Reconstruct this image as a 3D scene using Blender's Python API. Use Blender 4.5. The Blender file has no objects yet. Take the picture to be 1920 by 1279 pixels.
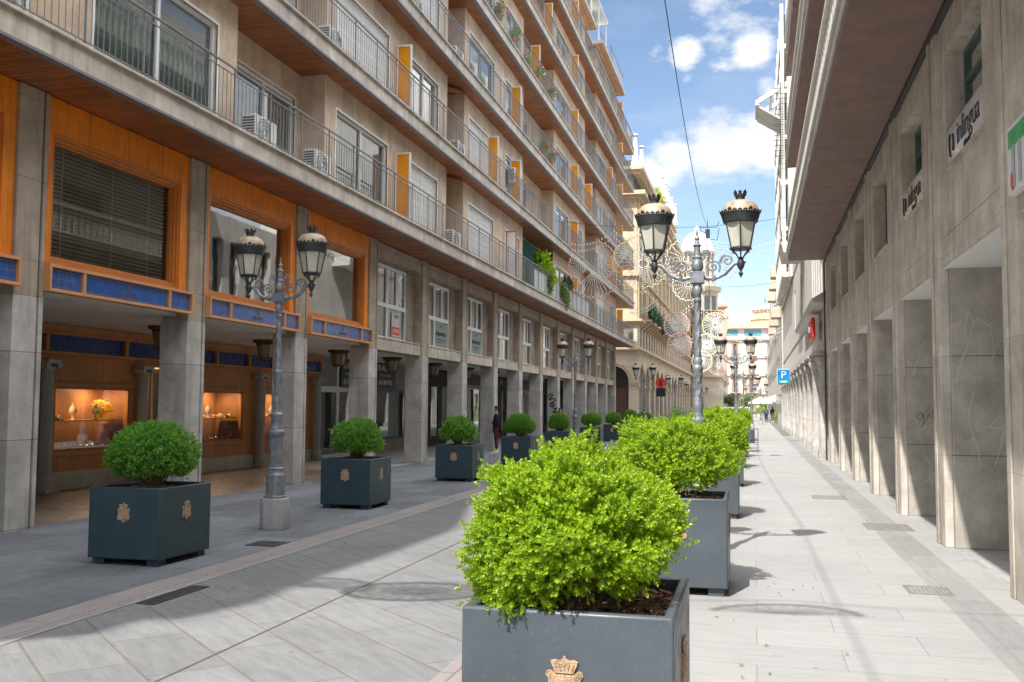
import bpy, bmesh, math, random
from mathutils import Vector, Matrix
from mathutils.noise import noise as pnoise
RAD=math.radians
scene=bpy.context.scene
COL=scene.collection
V=Vector
# ------------------------------------------------------------------ mesh helper
class MB:
    def __init__(s): s.v=[]; s.f=[]; s.m=[]
    def add(s,vs,fs,m=0):
        o=len(s.v); s.v+=[tuple(x) for x in vs]
        for f in fs: s.f.append(tuple(i+o for i in f)); s.m.append(m)
        return s
    def box(s,x0,x1,y0,y1,z0,z1,m=0):
        return s.add([(x0,y0,z0),(x1,y0,z0),(x1,y1,z0),(x0,y1,z0),(x0,y0,z1),(x1,y0,z1),(x1,y1,z1),(x0,y1,z1)],
            [(0,3,2,1),(4,5,6,7),(0,1,5,4),(1,2,6,5),(2,3,7,6),(3,0,4,7)],m)
    def obox(s,c,ax,ay,az,m=0):
        c=V(c);ax=V(ax);ay=V(ay);az=V(az)
        vs=[c+i*ax+j*ay+k*az for k in(-1,1) for i,j in((-1,-1),(1,-1),(1,1),(-1,1))]
        return s.add(vs,[(0,3,2,1),(4,5,6,7),(0,1,5,4),(1,2,6,5),(2,3,7,6),(3,0,4,7)],m)
    def quad(s,a,b,c,d,m=0): return s.add([a,b,c,d],[(0,1,2,3)],m)
    def tube(s,pts,r,n=8,m=0,caps=True):
        pts=[V(p) for p in pts]; N=len(pts)
        rs=r if isinstance(r,(list,tuple)) else [r]*N
        vs=[];fs=[];up=None
        for i,p in enumerate(pts):
            t=(pts[min(i+1,N-1)]-pts[max(i-1,0)])
            if t.length<1e-9: t=V((0,0,1))
            t.normalize()
            if up is None: up=V((0,0,1)) if abs(t.z)<.9 else V((1,0,0))
            a=t.cross(up)
            if a.length<1e-4: a=t.orthogonal()
            a.normalize(); b=t.cross(a).normalized(); up=-b if b.dot(up)<0 else b
            a=t.cross(up).normalized(); b=up
            for k in range(n):
                w=2*math.pi*k/n; vs.append(p+(a*math.cos(w)+b*math.sin(w))*rs[i])
        for i in range(N-1):
            for k in range(n):
                k2=(k+1)%n; fs.append((i*n+k,i*n+k2,(i+1)*n+k2,(i+1)*n+k))
        if caps: fs+= [tuple(range(n-1,-1,-1)),tuple((N-1)*n+k for k in range(n))]
        return s.add(vs,fs,m)
    def lathe(s,prof,c=(0,0,0),n=16,m=0,sq=1.0,rot=0):
        cx,cy,cz=c; vs=[];fs=[]
        for r,z in prof:
            for k in range(n):
                w=2*math.pi*k/n+rot; vs.append((cx+r*math.cos(w),cy+r*sq*math.sin(w),cz+z))
        N=len(prof)
        for i in range(N-1):
            for k in range(n):
                k2=(k+1)%n; fs.append((i*n+k,i*n+k2,(i+1)*n+k2,(i+1)*n+k))
        if prof[0][0]>1e-6: fs.append(tuple(range(n-1,-1,-1)))
        if prof[-1][0]>1e-6: fs.append(tuple((N-1)*n+k for k in range(n)))
        return s.add(vs,fs,m)
    def prism(s,poly,o,u,v,w,m=0):
        o=V(o);u=V(u);v=V(v);w=V(w); n=len(poly)
        vs=[o+u*a+v*b for a,b in poly]+[o+u*a+v*b+w for a,b in poly]
        fs=[tuple(range(n-1,-1,-1)),tuple(range(n,2*n))]+[(i,(i+1)%n,n+(i+1)%n,n+i) for i in range(n)]
        return s.add(vs,fs,m)
    def ball(s,c,rx,ry=None,rz=None,n=12,k=8,m=0):
        ry=ry or rx; rz=rz or rx
        pr=[(math.sin(math.pi*i/k),-math.cos(math.pi*i/k)) for i in range(k+1)]
        vs=[];fs=[]
        for i,(r,z) in enumerate(pr):
            r=max(r,1e-4)
            for j in range(n):
                w=2*math.pi*j/n; vs.append((c[0]+rx*r*math.cos(w),c[1]+ry*r*math.sin(w),c[2]+rz*z))
        for i in range(k):
            for j in range(n):
                j2=(j+1)%n; fs.append((i*n+j,i*n+j2,(i+1)*n+j2,(i+1)*n+j))
        return s.add(vs,fs,m)
    def merge(s,o,M=None):
        b=len(s.v); s.v+=[tuple(M@V(p)) if M else p for p in o.v]
        s.f+=[tuple(i+b for i in f) for f in o.f]; s.m+=o.m; return s
    def build(s,name,mats,parent=None,bev=0,smooth=35,sub=0,loc=None):
        me=bpy.data.meshes.new(name)
        off=V(parent_world(parent)) if parent else (V(loc) if loc else V((0,0,0)))
        me.from_pydata([(p[0]-off.x,p[1]-off.y,p[2]-off.z) for p in s.v],[],s.f)
        if not isinstance(mats,(list,tuple)): mats=[mats]
        for mt in mats: me.materials.append(mt)
        me.polygons.foreach_set('material_index',s.m)
        if smooth:
            me.polygons.foreach_set('use_smooth',[True]*len(me.polygons)); me.set_sharp_from_angle(angle=RAD(smooth))
        me.update()
        o=bpy.data.objects.new(name,me); COL.objects.link(o)
        if parent: o.parent=parent
        elif loc: o.location=loc
        if bev:
            b=o.modifiers.new('bevel','BEVEL'); b.width=bev; b.segments=2; b.limit_method='ANGLE'; b.angle_limit=RAD(40)
        return o
def parent_world(p):
    v=V((0,0,0))
    while p: v+=p.location; p=p.parent
    return v
def tag(o,label=None,cat=None,group=None,kind=None):
    if label: o['label']=label
    if cat: o['category']=cat
    if group: o['group']=group
    if kind: o['kind']=kind
    return o
def thing(name,loc,label,cat,group=None):
    o=bpy.data.objects.new(name,None); COL.objects.link(o); o.location=loc; o.empty_display_size=.1
    return tag(o,label,cat,group)
def dup(root,loc=None,label=None,rotz=None,scale=None,parent=None):
    c=root.copy(); COL.objects.link(c)
    if parent: c.parent=parent
    if loc: c.location=loc
    if rotz is not None: c.rotation_euler=(0,0,rotz)
    if scale: c.scale=(scale,)*3 if isinstance(scale,(int,float)) else scale
    if label: c['label']=label
    for ch in list(root.children): dup(ch,parent=c)
    return c
# ------------------------------------------------------------------ materials
def nt(name):
    m=bpy.data.materials.new(name); m.use_nodes=True; t=m.node_tree; t.nodes.clear(); return m,t
class NB:
    def __init__(s,t): s.t=t
    def n(s,ty,**k):
        x=s.t.nodes.new(ty)
        for a,b in k.items():
            if a in('ins',):
                for i,vv in b.items():
                    if isinstance(vv,bpy.types.NodeSocket): s.t.links.new(vv,x.inputs[i])
                    else: x.inputs[i].default_value=vv
            else: setattr(x,a,b)
        return x
    def math(s,op,a,b=None,c=None,clamp=False):
        x=s.t.nodes.new('ShaderNodeMath'); x.operation=op; x.use_clamp=clamp
        for i,vv in enumerate((a,b,c)):
            if vv is None: continue
            if isinstance(vv,bpy.types.NodeSocket): s.t.links.new(vv,x.inputs[i])
            else: x.inputs[i].default_value=vv
        return x.outputs[0]
    def mix(s,f,a,b,bt='MIX'):
        x=s.t.nodes.new('ShaderNodeMix'); x.data_type='RGBA'; x.blend_type=bt
        for i,vv in ((0,f),(6,a),(7,b)):
            if isinstance(vv,bpy.types.NodeSocket): s.t.links.new(vv,x.inputs[i])
            else: x.inputs[i].default_value=vv if i==0 else ((*vv,1) if len(vv)==3 else vv)
        return x.outputs[2]
    def ramp(s,f,lo,hi,a=0.,b=1.):
        x=s.t.nodes.new('ShaderNodeMapRange'); x.inputs[1].default_value=lo; x.inputs[2].default_value=hi; x.inputs[3].default_value=a; x.inputs[4].default_value=b
        s.t.links.new(f,x.inputs[0]); return x.outputs[0]
    def noise(s,vec,scale,detail=4,rough=.55):
        x=s.t.nodes.new('ShaderNodeTexNoise'); x.inputs['Scale'].default_value=scale; x.inputs['Detail'].default_value=detail; x.inputs['Roughness'].default_value=rough
        s.t.links.new(vec,x.inputs['Vector']); return x.outputs['Fac']
    def scl(s,vec,k):
        x=s.t.nodes.new('ShaderNodeVectorMath'); x.operation='MULTIPLY'; s.t.links.new(vec,x.inputs[0]); x.inputs[1].default_value=k; return x.outputs[0]
def gray(c,k): return tuple(min(1,x*k) for x in c)
def MAT(name,col,rough=.7,metal=0,var=.15,scale=2.5,bump=0,bscale=60,streak=0,joint=None,planks=None,local=False,spec=.5,spots=None,fine=.06,coat=0,emit=None,trans=0,grime=0):
    m,t=nt(name); b=NB(t)
    out=b.n('ShaderNodeOutputMaterial'); p=b.n('ShaderNodeBsdfPrincipled')
    pos=b.n('ShaderNodeTexCoord').outputs['Object'] if local else b.n('ShaderNodeNewGeometry').outputs['Position']
    c=b.mix(b.ramp(b.noise(pos,scale,5),.3,.7),gray(col,1-var),gray(col,1+var))
    if fine: c=b.mix(1.,c,b.mix(b.ramp(b.noise(pos,bscale,3,.7),.3,.7),(1-fine*2,)*3,(1+fine,)*3),'MULTIPLY')
    if grime:
        gn=b.noise(pos,2.3,9,.72); gm=b.noise(pos,.45,4,.6)
        c=b.mix(1.,c,b.mix(b.ramp(gn,.32,.62),(1-grime,1-grime*1.05,1-grime*1.1),(1.06,1.05,1.04)),'MULTIPLY')
        c=b.mix(b.math('MULTIPLY',b.ramp(gm,.5,.68),grime*.7),c,gray(col,.62))
        lowz=b.n('ShaderNodeSeparateXYZ'); t.links.new(pos,lowz.inputs[0])
    if streak:
        sn=b.noise(b.scl(pos,(1,1,.06)),6,4,.6)
        sn2=b.noise(pos,.9,3)
        k=b.math('MULTIPLY',b.ramp(sn,.5,.72),b.ramp(sn2,.35,.6))
        c=b.mix(b.math('MULTIPLY',k,streak),c,gray(col,.35))
    if spots:
        sp=b.ramp(b.noise(pos,spots[0],2),.62,.7)
        c=b.mix(b.math('MULTIPLY',sp,spots[1]),c,spots[2])
    hj=None
    sx=b.n('ShaderNodeSeparateXYZ'); t.links.new(pos,sx.inputs[0])
    if joint:  # list of (axis, period, width, offset, darkness)
        for ax,per,w,off,dk in joint:
            a=b.math('FRACT',b.math('DIVIDE',b.math('ADD',sx.outputs[ax],off+1000*per),per))
            j=b.math('LESS_THAN',a,w/per)
            c=b.mix(b.math('MULTIPLY',j,dk),c,gray(col,.25))
            # panel to panel tone
            fl=b.math('FLOOR',b.math('DIVIDE',b.math('ADD',sx.outputs[ax],off+1000*per),per))
            wn=b.n('ShaderNodeTexWhiteNoise',noise_dimensions='1D'); t.links.new(fl,wn.inputs['W'])
            c=b.mix(1.,c,b.mix(wn.outputs['Value'],(.9,)*3,(1.08,)*3),'MULTIPLY')
            hj=j
    if planks: # (axis, width, tone variation, grain axis)
        ax,w,tv,ga=planks
        q=b.math('DIVIDE',b.math('ADD',sx.outputs[ax],500.),w)
        fl=b.math('FLOOR',q); fr=b.math('FRACT',q)
        wn=b.n('ShaderNodeTexWhiteNoise',noise_dimensions='1D'); t.links.new(fl,wn.inputs['W'])
        c=b.mix(1.,c,b.mix(wn.outputs['Value'],(1-tv,)*3,(1+tv,)*3),'MULTIPLY')
        k=[30,30,30]; k[ga]=1.2
        c=b.mix(1.,c,b.mix(b.ramp(b.noise(b.scl(pos,k),1,3),.3,.7),(.78,)*3,(1.15,)*3),'MULTIPLY')
        hj=b.math('LESS_THAN',fr,.16 if w<.2 else .012)
        c=b.mix(b.math('MULTIPLY',hj,.75),c,gray(col,.15))
    t.links.new(c,p.inputs['Base Color'])
    p.inputs['Metallic'].default_value=metal
    r=b.ramp(b.noise(pos,scale*3,3),.3,.7,max(0,rough-.1),min(1,rough+.1)); t.links.new(r,p.inputs['Roughness'])
    p.inputs['Specular IOR Level'].default_value=spec
    if coat: p.inputs['Coat Weight'].default_value=coat; p.inputs['Coat Roughness'].default_value=.1
    if trans: p.inputs['Transmission Weight'].default_value=trans
    if emit: p.inputs['Emission Color'].default_value=(*emit[0],1); p.inputs['Emission Strength'].default_value=emit[1]
    if bump:
        bm=b.n('ShaderNodeBump'); bm.inputs['Strength'].default_value=bump; bm.inputs['Distance'].default_value=.02
        h=b.noise(pos,bscale,4,.6)
        if hj is not None: h=b.math('SUBTRACT',h,b.math('MULTIPLY',hj,1.5))
        t.links.new(h,bm.inputs['Height']); t.links.new(bm.outputs[0],p.inputs['Normal'])
    t.links.new(p.outputs[0],out.inputs[0])
    return m
def GLASS(name,tint=(.8,.85,.84),boost=1.0,base=.08,rough=.015,wob=.0):
    m,t=nt(name); b=NB(t); out=b.n('ShaderNodeOutputMaterial')
    tr=b.n('ShaderNodeBsdfTransparent'); tr.inputs[0].default_value=(*tint,1)
    gl=b.n('ShaderNodeBsdfGlossy'); gl.inputs['Roughness'].default_value=rough; gl.inputs[0].default_value=(.95,.97,.97,1)
    fr=b.n('ShaderNodeFresnel'); fr.inputs[0].default_value=1.52
    if wob:
        pos=b.n('ShaderNodeNewGeometry').outputs['Position']
        bm=b.n('ShaderNodeBump'); bm.inputs['Strength'].default_value=wob; bm.inputs['Distance'].default_value=.02
        t.links.new(b.noise(pos,1.3,2),bm.inputs['Height']); t.links.new(bm.outputs[0],gl.inputs['Normal'])
    f=b.math('ADD',b.math('MULTIPLY',fr.outputs[0],boost),base,clamp=True)
    mx=b.n('ShaderNodeMixShader'); t.links.new(f,mx.inputs[0]); t.links.new(tr.outputs[0],mx.inputs[1]); t.links.new(gl.outputs[0],mx.inputs[2])
    t.links.new(mx.outputs[0],out.inputs[0]); return m
def PAVE(name,col,bw,bh,rotz,mortar=.008,off=.5,var=.12,mort=(.12,.11,.1),tone=.10,rough=.75,bumps=.35,shift=(0,0),stain=.25,freq=2):
    m,t=nt(name); b=NB(t); out=b.n('ShaderNodeOutputMaterial'); p=b.n('ShaderNodeBsdfPrincipled')
    pos=b.n('ShaderNodeNewGeometry').outputs['Position']
    mp=b.n('ShaderNodeMapping'); t.links.new(pos,mp.inputs[0]); mp.inputs['Rotation'].default_value=(0,0,rotz); mp.inputs['Location'].default_value=(shift[0],shift[1],0)
    # slight waviness of joints
    br=b.n('ShaderNodeTexBrick',offset=off,offset_frequency=freq); t.links.new(mp.outputs[0],br.inputs['Vector'])
    for k,vv in (('Scale',1.),('Mortar Size',mortar),('Mortar Smooth',.3),('Bias',0.),('Brick Width',bw),('Row Height',bh)): br.inputs[k].default_value=vv
    br.inputs['Color1'].default_value=(*gray(col,1-tone),1); br.inputs['Color2'].default_value=(*gray(col,1+tone),1); br.inputs['Mortar'].default_value=(*mort,1)
    c=br.outputs['Color']
    c=b.mix(1.,c,b.mix(b.ramp(b.noise(pos,.5,5,.6),.3,.7),(1-var*.7,)*3,(1+var*.7,)*3),'MULTIPLY')
    c=b.mix(1.,c,b.mix(b.ramp(b.noise(b.scl(mp.outputs[0],(1.5,9,1)),1.6,5,.65),.25,.75),(1-var,)*3,(1+var,)*3),'MULTIPLY')
    c=b.mix(1.,c,b.mix(b.ramp(b.noise(pos,70,3,.7),.3,.7),(.88,)*3,(1.08,)*3),'MULTIPLY')
    st=b.math('MULTIPLY',b.ramp(b.noise(pos,3.1,6,.7),.58,.75),stain)
    c=b.mix(st,c,gray(col,.5))
    # chewing gum and drips
    vo=b.n('ShaderNodeTexVoronoi'); vo.inputs['Scale'].default_value=2.3; t.links.new(pos,vo.inputs['Vector'])
    c=b.mix(b.math('MULTIPLY',b.math('LESS_THAN',vo.outputs['Distance'],.045),.55),c,gray(col,.4))
    t.links.new(c,p.inputs['Base Color']); t.links.new(b.ramp(b.noise(pos,4,4),.3,.7,rough-.12,rough+.12),p.inputs['Roughness'])
    p.inputs['Specular IOR Level'].default_value=.35
    bm=b.n('ShaderNodeBump'); bm.inputs['Strength'].default_value=bumps; bm.inputs['Distance'].default_value=.01
    h=b.math('ADD',b.math('MULTIPLY',b.noise(b.scl(mp.outputs[0],(1,4,1)),12,6,.7),.8),b.math('MULTIPLY',br.outputs['Fac'],-1.2))
    t.links.new(h,bm.inputs['Height']); t.links.new(bm.outputs[0],p.inputs['Normal'])
    t.links.new(p.outputs[0],out.inputs[0]); return m
def LEAF(name,c1,c2,trans=.45,scale=7,sp=.5):
    m,t=nt(name); b=NB(t); out=b.n('ShaderNodeOutputMaterial'); p=b.n('ShaderNodeBsdfPrincipled')
    pos=b.n('ShaderNodeNewGeometry'); oi=b.n('ShaderNodeTexCoord').outputs['Object']
    ri=pos.outputs['Random Per Island']
    c=b.mix(ri,c1,c2)
    c=b.mix(1.,c,b.mix(b.ramp(b.noise(oi,scale,2),.3,.7),(.8,.85,.8),(1.15,1.1,1.)),'MULTIPLY')
    t.links.new(c,p.inputs['Base Color']); p.inputs['Roughness'].default_value=.38; p.inputs['Specular IOR Level'].default_value=sp
    tl=b.n('ShaderNodeBsdfTranslucent'); t.links.new(b.mix(1.,c,(1.5,1.5,.5),'MULTIPLY'),tl.inputs[0])
    mx=b.n('ShaderNodeMixShader'); mx.inputs[0].default_value=trans
    t.links.new(p.outputs[0],mx.inputs[1]); t.links.new(tl.outputs[0],mx.inputs[2]); t.links.new(mx.outputs[0],out.inputs[0]); return m
mt={}
mt['pier']=MAT('pier_stone',(.56,.53,.49),.72,var=.16,scale=1.6,bump=.12,streak=.55,joint=[(2,1.17,.012,-.02,.8)],spots=(28,.35,(.16,.14,.12)),grime=0.30)
mt['pier_warm']=MAT('upper_pier_stone',(.47,.395,.315),.75,var=.16,scale=1.8,bump=.12,streak=.55,joint=[(2,1.1,.01,-.3,.7)],grime=0.32)
mt['stone_dark']=MAT('wall_stone',(.36,.295,.225),.75,var=.2,scale=1.6,bump=.1,streak=.5,joint=[(2,.58,.01,.1,.6)],grime=0.35)
mt['trav']=MAT('travertine',(.74,.575,.42),.7,var=.14,scale=1.3,bump=.1,streak=.45,joint=[(1,.62,.008,0,.35)],grime=0.25)
mt['slab']=MAT('slab_edge_stone',(.64,.57,.49),.7,var=.15,scale=2,bump=.12,streak=.6,joint=[(1,1.2,.01,0,.5)],grime=0.30)
mt['soffit']=MAT('soffit_planks',(.36,.125,.042),.42,var=.2,scale=.7,bump=.25,bscale=30,planks=(1,.11,.22,0),fine=0,grime=0.25)
mt['orange']=MAT('orange_veneer',(.92,.262,.012),.38,var=.10,scale=1.2,planks=(1,.9,.03,2),fine=0,grime=0.14)
mt['orange_dk']=MAT('orange_moulding',(.6,.2,.035),.4,var=.12,scale=3,fine=.03)
mt['light_wood']=MAT('pale_wood_frame',(.72,.33,.13),.45,var=.1,scale=4,fine=.05)
mt['brown_wood']=MAT('shop_panelling',(.55,.225,.06),.42,var=.18,scale=1.5,planks=(1,1.3,.06,2),fine=0)
mt['blue_glass']=MAT('blue_stained_glass',(.022,.10,.36),.25,var=.12,scale=2,fine=.02,coat=.4)
mt['blue_dim']=MAT('dark_blue_glass',(.012,.045,.22),.3,var=.12,scale=2,fine=.02)
mt['lead']=MAT('lead_strip',(.10,.09,.07),.5,fine=0)
mt['came']=MAT('brass_came',(.32,.25,.14),.4,fine=0)
mt['white_paint']=MAT('white_frame_paint',(.86,.87,.87),.45,var=.04,scale=4,fine=.02)
mt['ceiling']=MAT('arcade_ceiling_paint',(.74,.72,.69),.85,var=.07,scale=1.2,fine=.02,grime=0.12)
mt['white_ceiling']=MAT('bright_ceiling_paint',(.93,.93,.92),.85,var=.03,scale=1.2,fine=.01)
mt['rail']=MAT('railing_metal',(.24,.24,.25),.45,metal=.3,var=.15,scale=5,fine=0)
mt['iron']=MAT('cast_iron_paint',(.25,.265,.285),.42,metal=.35,var=.3,scale=14,bump=.3,bscale=90,fine=.1)
mt['iron_dk']=MAT('dark_cast_iron',(.055,.06,.068),.4,metal=.3,var=.3,scale=14,bump=.2,bscale=90,fine=.1)
mt['copper']=MAT('weathered_lantern_cap',(.46,.36,.25),.5,metal=.2,var=.25,scale=12,bump=.2,fine=.1)
mt['opal']=MAT('opal_lantern_glass',(.62,.60,.50),.3,var=.08,scale=8,fine=.02,spec=.4)
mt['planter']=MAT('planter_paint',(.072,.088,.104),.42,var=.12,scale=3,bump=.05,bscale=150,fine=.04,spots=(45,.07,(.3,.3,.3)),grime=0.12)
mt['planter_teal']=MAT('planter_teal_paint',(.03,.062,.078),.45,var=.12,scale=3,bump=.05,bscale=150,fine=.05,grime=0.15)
mt['bronze']=MAT('crest_bronze',(.52,.36,.23),.5,metal=.25,var=.25,scale=30,bump=.5,bscale=120,fine=.1)
mt['soil']=MAT('bark_mulch',(.34,.18,.125),.95,var=.4,scale=25,bump=1.,bscale=60)
mt['bark']=MAT('shrub_wood',(.17,.11,.07),.9,var=.3,scale=30,bump=.5)
mt['granite']=MAT('granite',(.40,.40,.39),.75,var=.12,scale=4,bump=.3,bscale=120,fine=.2,spots=(140,.5,(.12,.12,.12)))
mt['black']=MAT('black_interior',(.012,.012,.013),.6,fine=0)
mt['dark_metal']=MAT('dark_grate_metal',(.10,.095,.09),.5,metal=.5,var=.25,scale=10)
mt['curtain']=MAT('curtain_fabric',(.74,.76,.74),.9,var=.05,scale=3,joint=[(1,.14,.03,0,.12)],fine=0)
mt['curtain_teal']=MAT('teal_curtain',(.55,.93,.86),.8,var=.2,scale=1.2,joint=[(1,.14,.03,0,.15)],fine=0)
mt['shutter']=MAT('roller_shutter',(.78,.77,.73),.6,var=.05,scale=2,joint=[(2,.055,.008,0,.5)],fine=.02)
mt['venetian']=MAT('venetian_slats',(.66,.58,.46),.45,var=.12,scale=2,fine=0)
mt['room']=MAT('room_shade',(.10,.095,.085),.9,var=.2,scale=1,fine=0)
mt['screen']=MAT('amber_screen_glass',(.88,.35,.012),.35,var=.12,scale=2,fine=0,trans=0)
mt['conc']=MAT('grey_facade_stone',(.68,.62,.54),.75,var=.14,scale=1.4,bump=.12,streak=.6,joint=[(2,1.22,.008,.1,.4)],spots=(40,.2,(.2,.17,.14)),grime=0.30)
mt['conc_face']=MAT('pier_side_marble',(.55,.515,.455),.55,var=.16,scale=2.2,bump=.08,streak=.35,joint=[(2,1.22,.014,.1,.85)],spots=(50,.3,(.12,.1,.09)),grime=0.30)
mt['brown_soffit']=MAT('brown_painted_soffit',(.27,.175,.155),.75,var=.12,scale=2,bump=.1,bscale=40,fine=.05,grime=0.15)
mt['green_frame']=MAT('green_window_frame',(.10,.16,.14),.45,fine=.02)
mt['whitewall']=MAT('white_render',(.66,.63,.58),.8,var=.07,scale=.8,bump=.05,streak=.2,grime=0.12)
mt['cream']=MAT('cream_stone',(.60,.475,.32),.75,var=.1,scale=.7,bump=.08,streak=.3,grime=0.15)
mt['palace']=MAT('pale_palace_render',(.60,.54,.46),.8,var=.1,scale=.4,bump=.03,streak=.3,grime=.15)
mt['cream2']=MAT('pale_beige_stone',(.58,.49,.385),.75,var=.1,scale=.7,bump=.08,streak=.3,joint=[(2,.5,.02,0,.35)])
mt['win_dark']=MAT('far_window_glass',(.07,.08,.085),.12,var=.3,scale=.4,fine=0,spec=.8)
mt['rooftile']=MAT('clay_roof_tiles',(.55,.33,.2),.8,var=.2,scale=3,joint=[(0,.3,.08,0,.3)])
mt['terracotta']=MAT('terracotta',(.5,.2,.1),.8)
mt['red']=MAT('red_enamel',(.68,.04,.03),.4,var=.05,fine=0)
mt['navy']=MAT('navy_cloth',(.012,.018,.035),.85,var=.2,scale=8,fine=.05)
mt['maroon']=MAT('maroon_cloth',(.075,.018,.022),.85,var=.2,scale=8)
mt['shirt']=MAT('pale_shirt',(.55,.62,.70),.8,var=.05)
mt['skin']=MAT('skin',(.50,.27,.19),.5,var=.06,scale=10,fine=.02)
mt['hair']=MAT('dark_hair',(.03,.02,.015),.6)
mt['white']=MAT('white_material',(.8,.8,.78),.5,var=.03,fine=0)
mt['blue_sign']=MAT('blue_sign',(.01,.22,.55),.4,var=.05,fine=0)
mt['green_sign']=MAT('green_sign',(.03,.55,.28),.4,var=.05,fine=0)
mt['ink']=MAT('black_ink',(.015,.015,.015),.5,fine=0)
mt['bulbW']=MAT('white_bulb',(.85,.84,.78),.3,fine=0)
mt['bulbP']=MAT('pink_bulb',(.86,.55,.54),.35,fine=0)
mt['bulbY']=MAT('yellow_bulb',(.88,.78,.45),.35,fine=0)
mt['bulbG']=MAT('green_bulb',(.62,.80,.72),.35,fine=0)
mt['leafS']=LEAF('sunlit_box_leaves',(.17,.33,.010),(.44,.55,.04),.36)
mt['leafD']=LEAF('shade_toned_box_leaves',(.085,.25,.03),(.22,.44,.07),.35)  # darker twin of the sunlit leaves, shade put into the green
mt['leafT']=LEAF('tree_leaves',(.06,.12,.02),(.18,.26,.05),.3)
mt['glass']=GLASS('window_glass',(.80,.86,.84),1.6,.10)
mt['glass_clear']=GLASS('clear_window_glass',(.95,.97,.96),1.2,.03)
mt['glass_dk']=GLASS('shop_window_glass',(.75,.78,.74),1.3,.06)
mt['glass_mir']=GLASS('reflective_glass',(.30,.33,.30),2.0,.17,wob=.05)
mt['display_wood']=MAT('display_back_wood',(.40,.17,.06),.4,var=.35,scale=1.5,fine=0)  # brown wood at the back of the display cases
mt['gold']=MAT('gold_metal',(.70,.45,.15),.3,metal=.7,var=.2,scale=30,fine=0)
mt['cream_velvet']=MAT('cream_velvet',(.70,.60,.45),.8,var=.05)
mt['awning_green']=MAT('green_awning',(.01,.17,.11),.7)
mt['flower']=MAT('pink_flowers',(.65,.05,.15),.6)
mt['carpaint']=MAT('white_car_paint',(.7,.72,.73),.3,coat=.5,fine=0,var=.02)
mt['tyre']=MAT('tyre_rubber',(.02,.02,.02),.8)
# ------------------------------------------------------------------ camera
CAMH=1.7
yaw,pit,rol=RAD(-14.074),RAD(3.808),RAD(.4)
f=V((math.sin(yaw)*math.cos(pit),math.cos(yaw)*math.cos(pit),math.sin(pit)))
r=V((math.cos(yaw),-math.sin(yaw),0)); u=r.cross(f)
r2=r*math.cos(rol)+u*math.sin(rol); u2=-r*math.sin(rol)+u*math.cos(rol)
cd=bpy.data.cameras.new('camera'); cam=bpy.data.objects.new('camera',cd); COL.objects.link(cam)
M=Matrix((( r2.x,u2.x,-f.x,0),(r2.y,u2.y,-f.y,0),(r2.z,u2.z,-f.z,CAMH),(0,0,0,1))); cam.matrix_world=M
cd.sensor_width=36; cd.lens=36*1813.2/1920; cd.clip_end=3000; cd.clip_start=.05
scene.camera=cam
# ------------------------------------------------------------------ sun and sky
sd=V((.213,.73,-1)).normalized()
sl=bpy.data.lights.new('sun','SUN'); so=bpy.data.objects.new('sun',sl); COL.objects.link(so)
sl.energy=3.7; sl.angle=RAD(.53); sl.color=(1,.965,.91); so.rotation_euler=sd.to_track_quat('-Z','Y').to_euler(); so.location=(0,-10,40)
elev=math.asin(-sd.z); toward=-sd
w=bpy.data.worlds.new('World'); scene.world=w; w.use_nodes=True; t=w.node_tree; t.nodes.clear(); b=NB(t)
sky=b.n('ShaderNodeTexSky',sky_type='NISHITA',sun_disc=False); sky.sun_elevation=elev; sky.sun_rotation=math.atan2(toward.x,toward.y)
sky.altitude=700; sky.air_density=1.0; sky.dust_density=.5; sky.ozone_density=.3
tc=b.n('ShaderNodeTexCoord').outputs['Generated']
def dens():
    tot=None
    # cloud masses: direction, angular radius, weight
    for px,py,rad,wt in CLOUDS:
        d=(f+r2*((px-960)/1813.2)-u2*((py-639.5)/1813.2)).normalized()
        vm=b.n('ShaderNodeVectorMath',operation='DISTANCE'); t.links.new(tc,vm.inputs[0]); vm.inputs[1].default_value=d
        g=b.ramp(vm.outputs['Value'],0,rad,wt,0)
        tot=g if tot is None else b.math('MAXIMUM',tot,g)
    return tot
CLOUDS=[(1350,270,.085,.95),(1440,255,.07,.95),(1265,290,.06,.85),(1225,330,.06,.8),(1415,95,.040,.85),(1285,98,.034,.85),(1440,170,.045,.75),(1180,250,.03,.6),(1290,150,.03,.45),(1060,-900,.75,.85),(2300,-500,.6,.8),(100,-500,.6,.8),(2900,300,.5,.8)]  # the wide masses at the end are unseen, added as fill light
sxq=b.n('ShaderNodeSeparateXYZ'); t.links.new(tc,sxq.inputs[0]); dn=b.math('MAXIMUM',dens(),b.ramp(sxq.outputs[2],.44,.58,0,.85))  # height ramp adds an unseen cloud deck overhead to fill the shade
nv=b.scl(tc,(1,1,1.9))
n1=b.noise(nv,9,8,.62); n2=b.noise(nv,30,5,.6)
nn=b.math('ADD',b.math('MULTIPLY',n1,1.15),b.math('MULTIPLY',n2,.30))
cl=b.ramp(b.math('ADD',dn,nn),1.13,1.37)
cl=b.math('MULTIPLY',b.math('POWER',b.math('MAXIMUM',cl,0.),1.0,clamp=True),.95)
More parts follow.
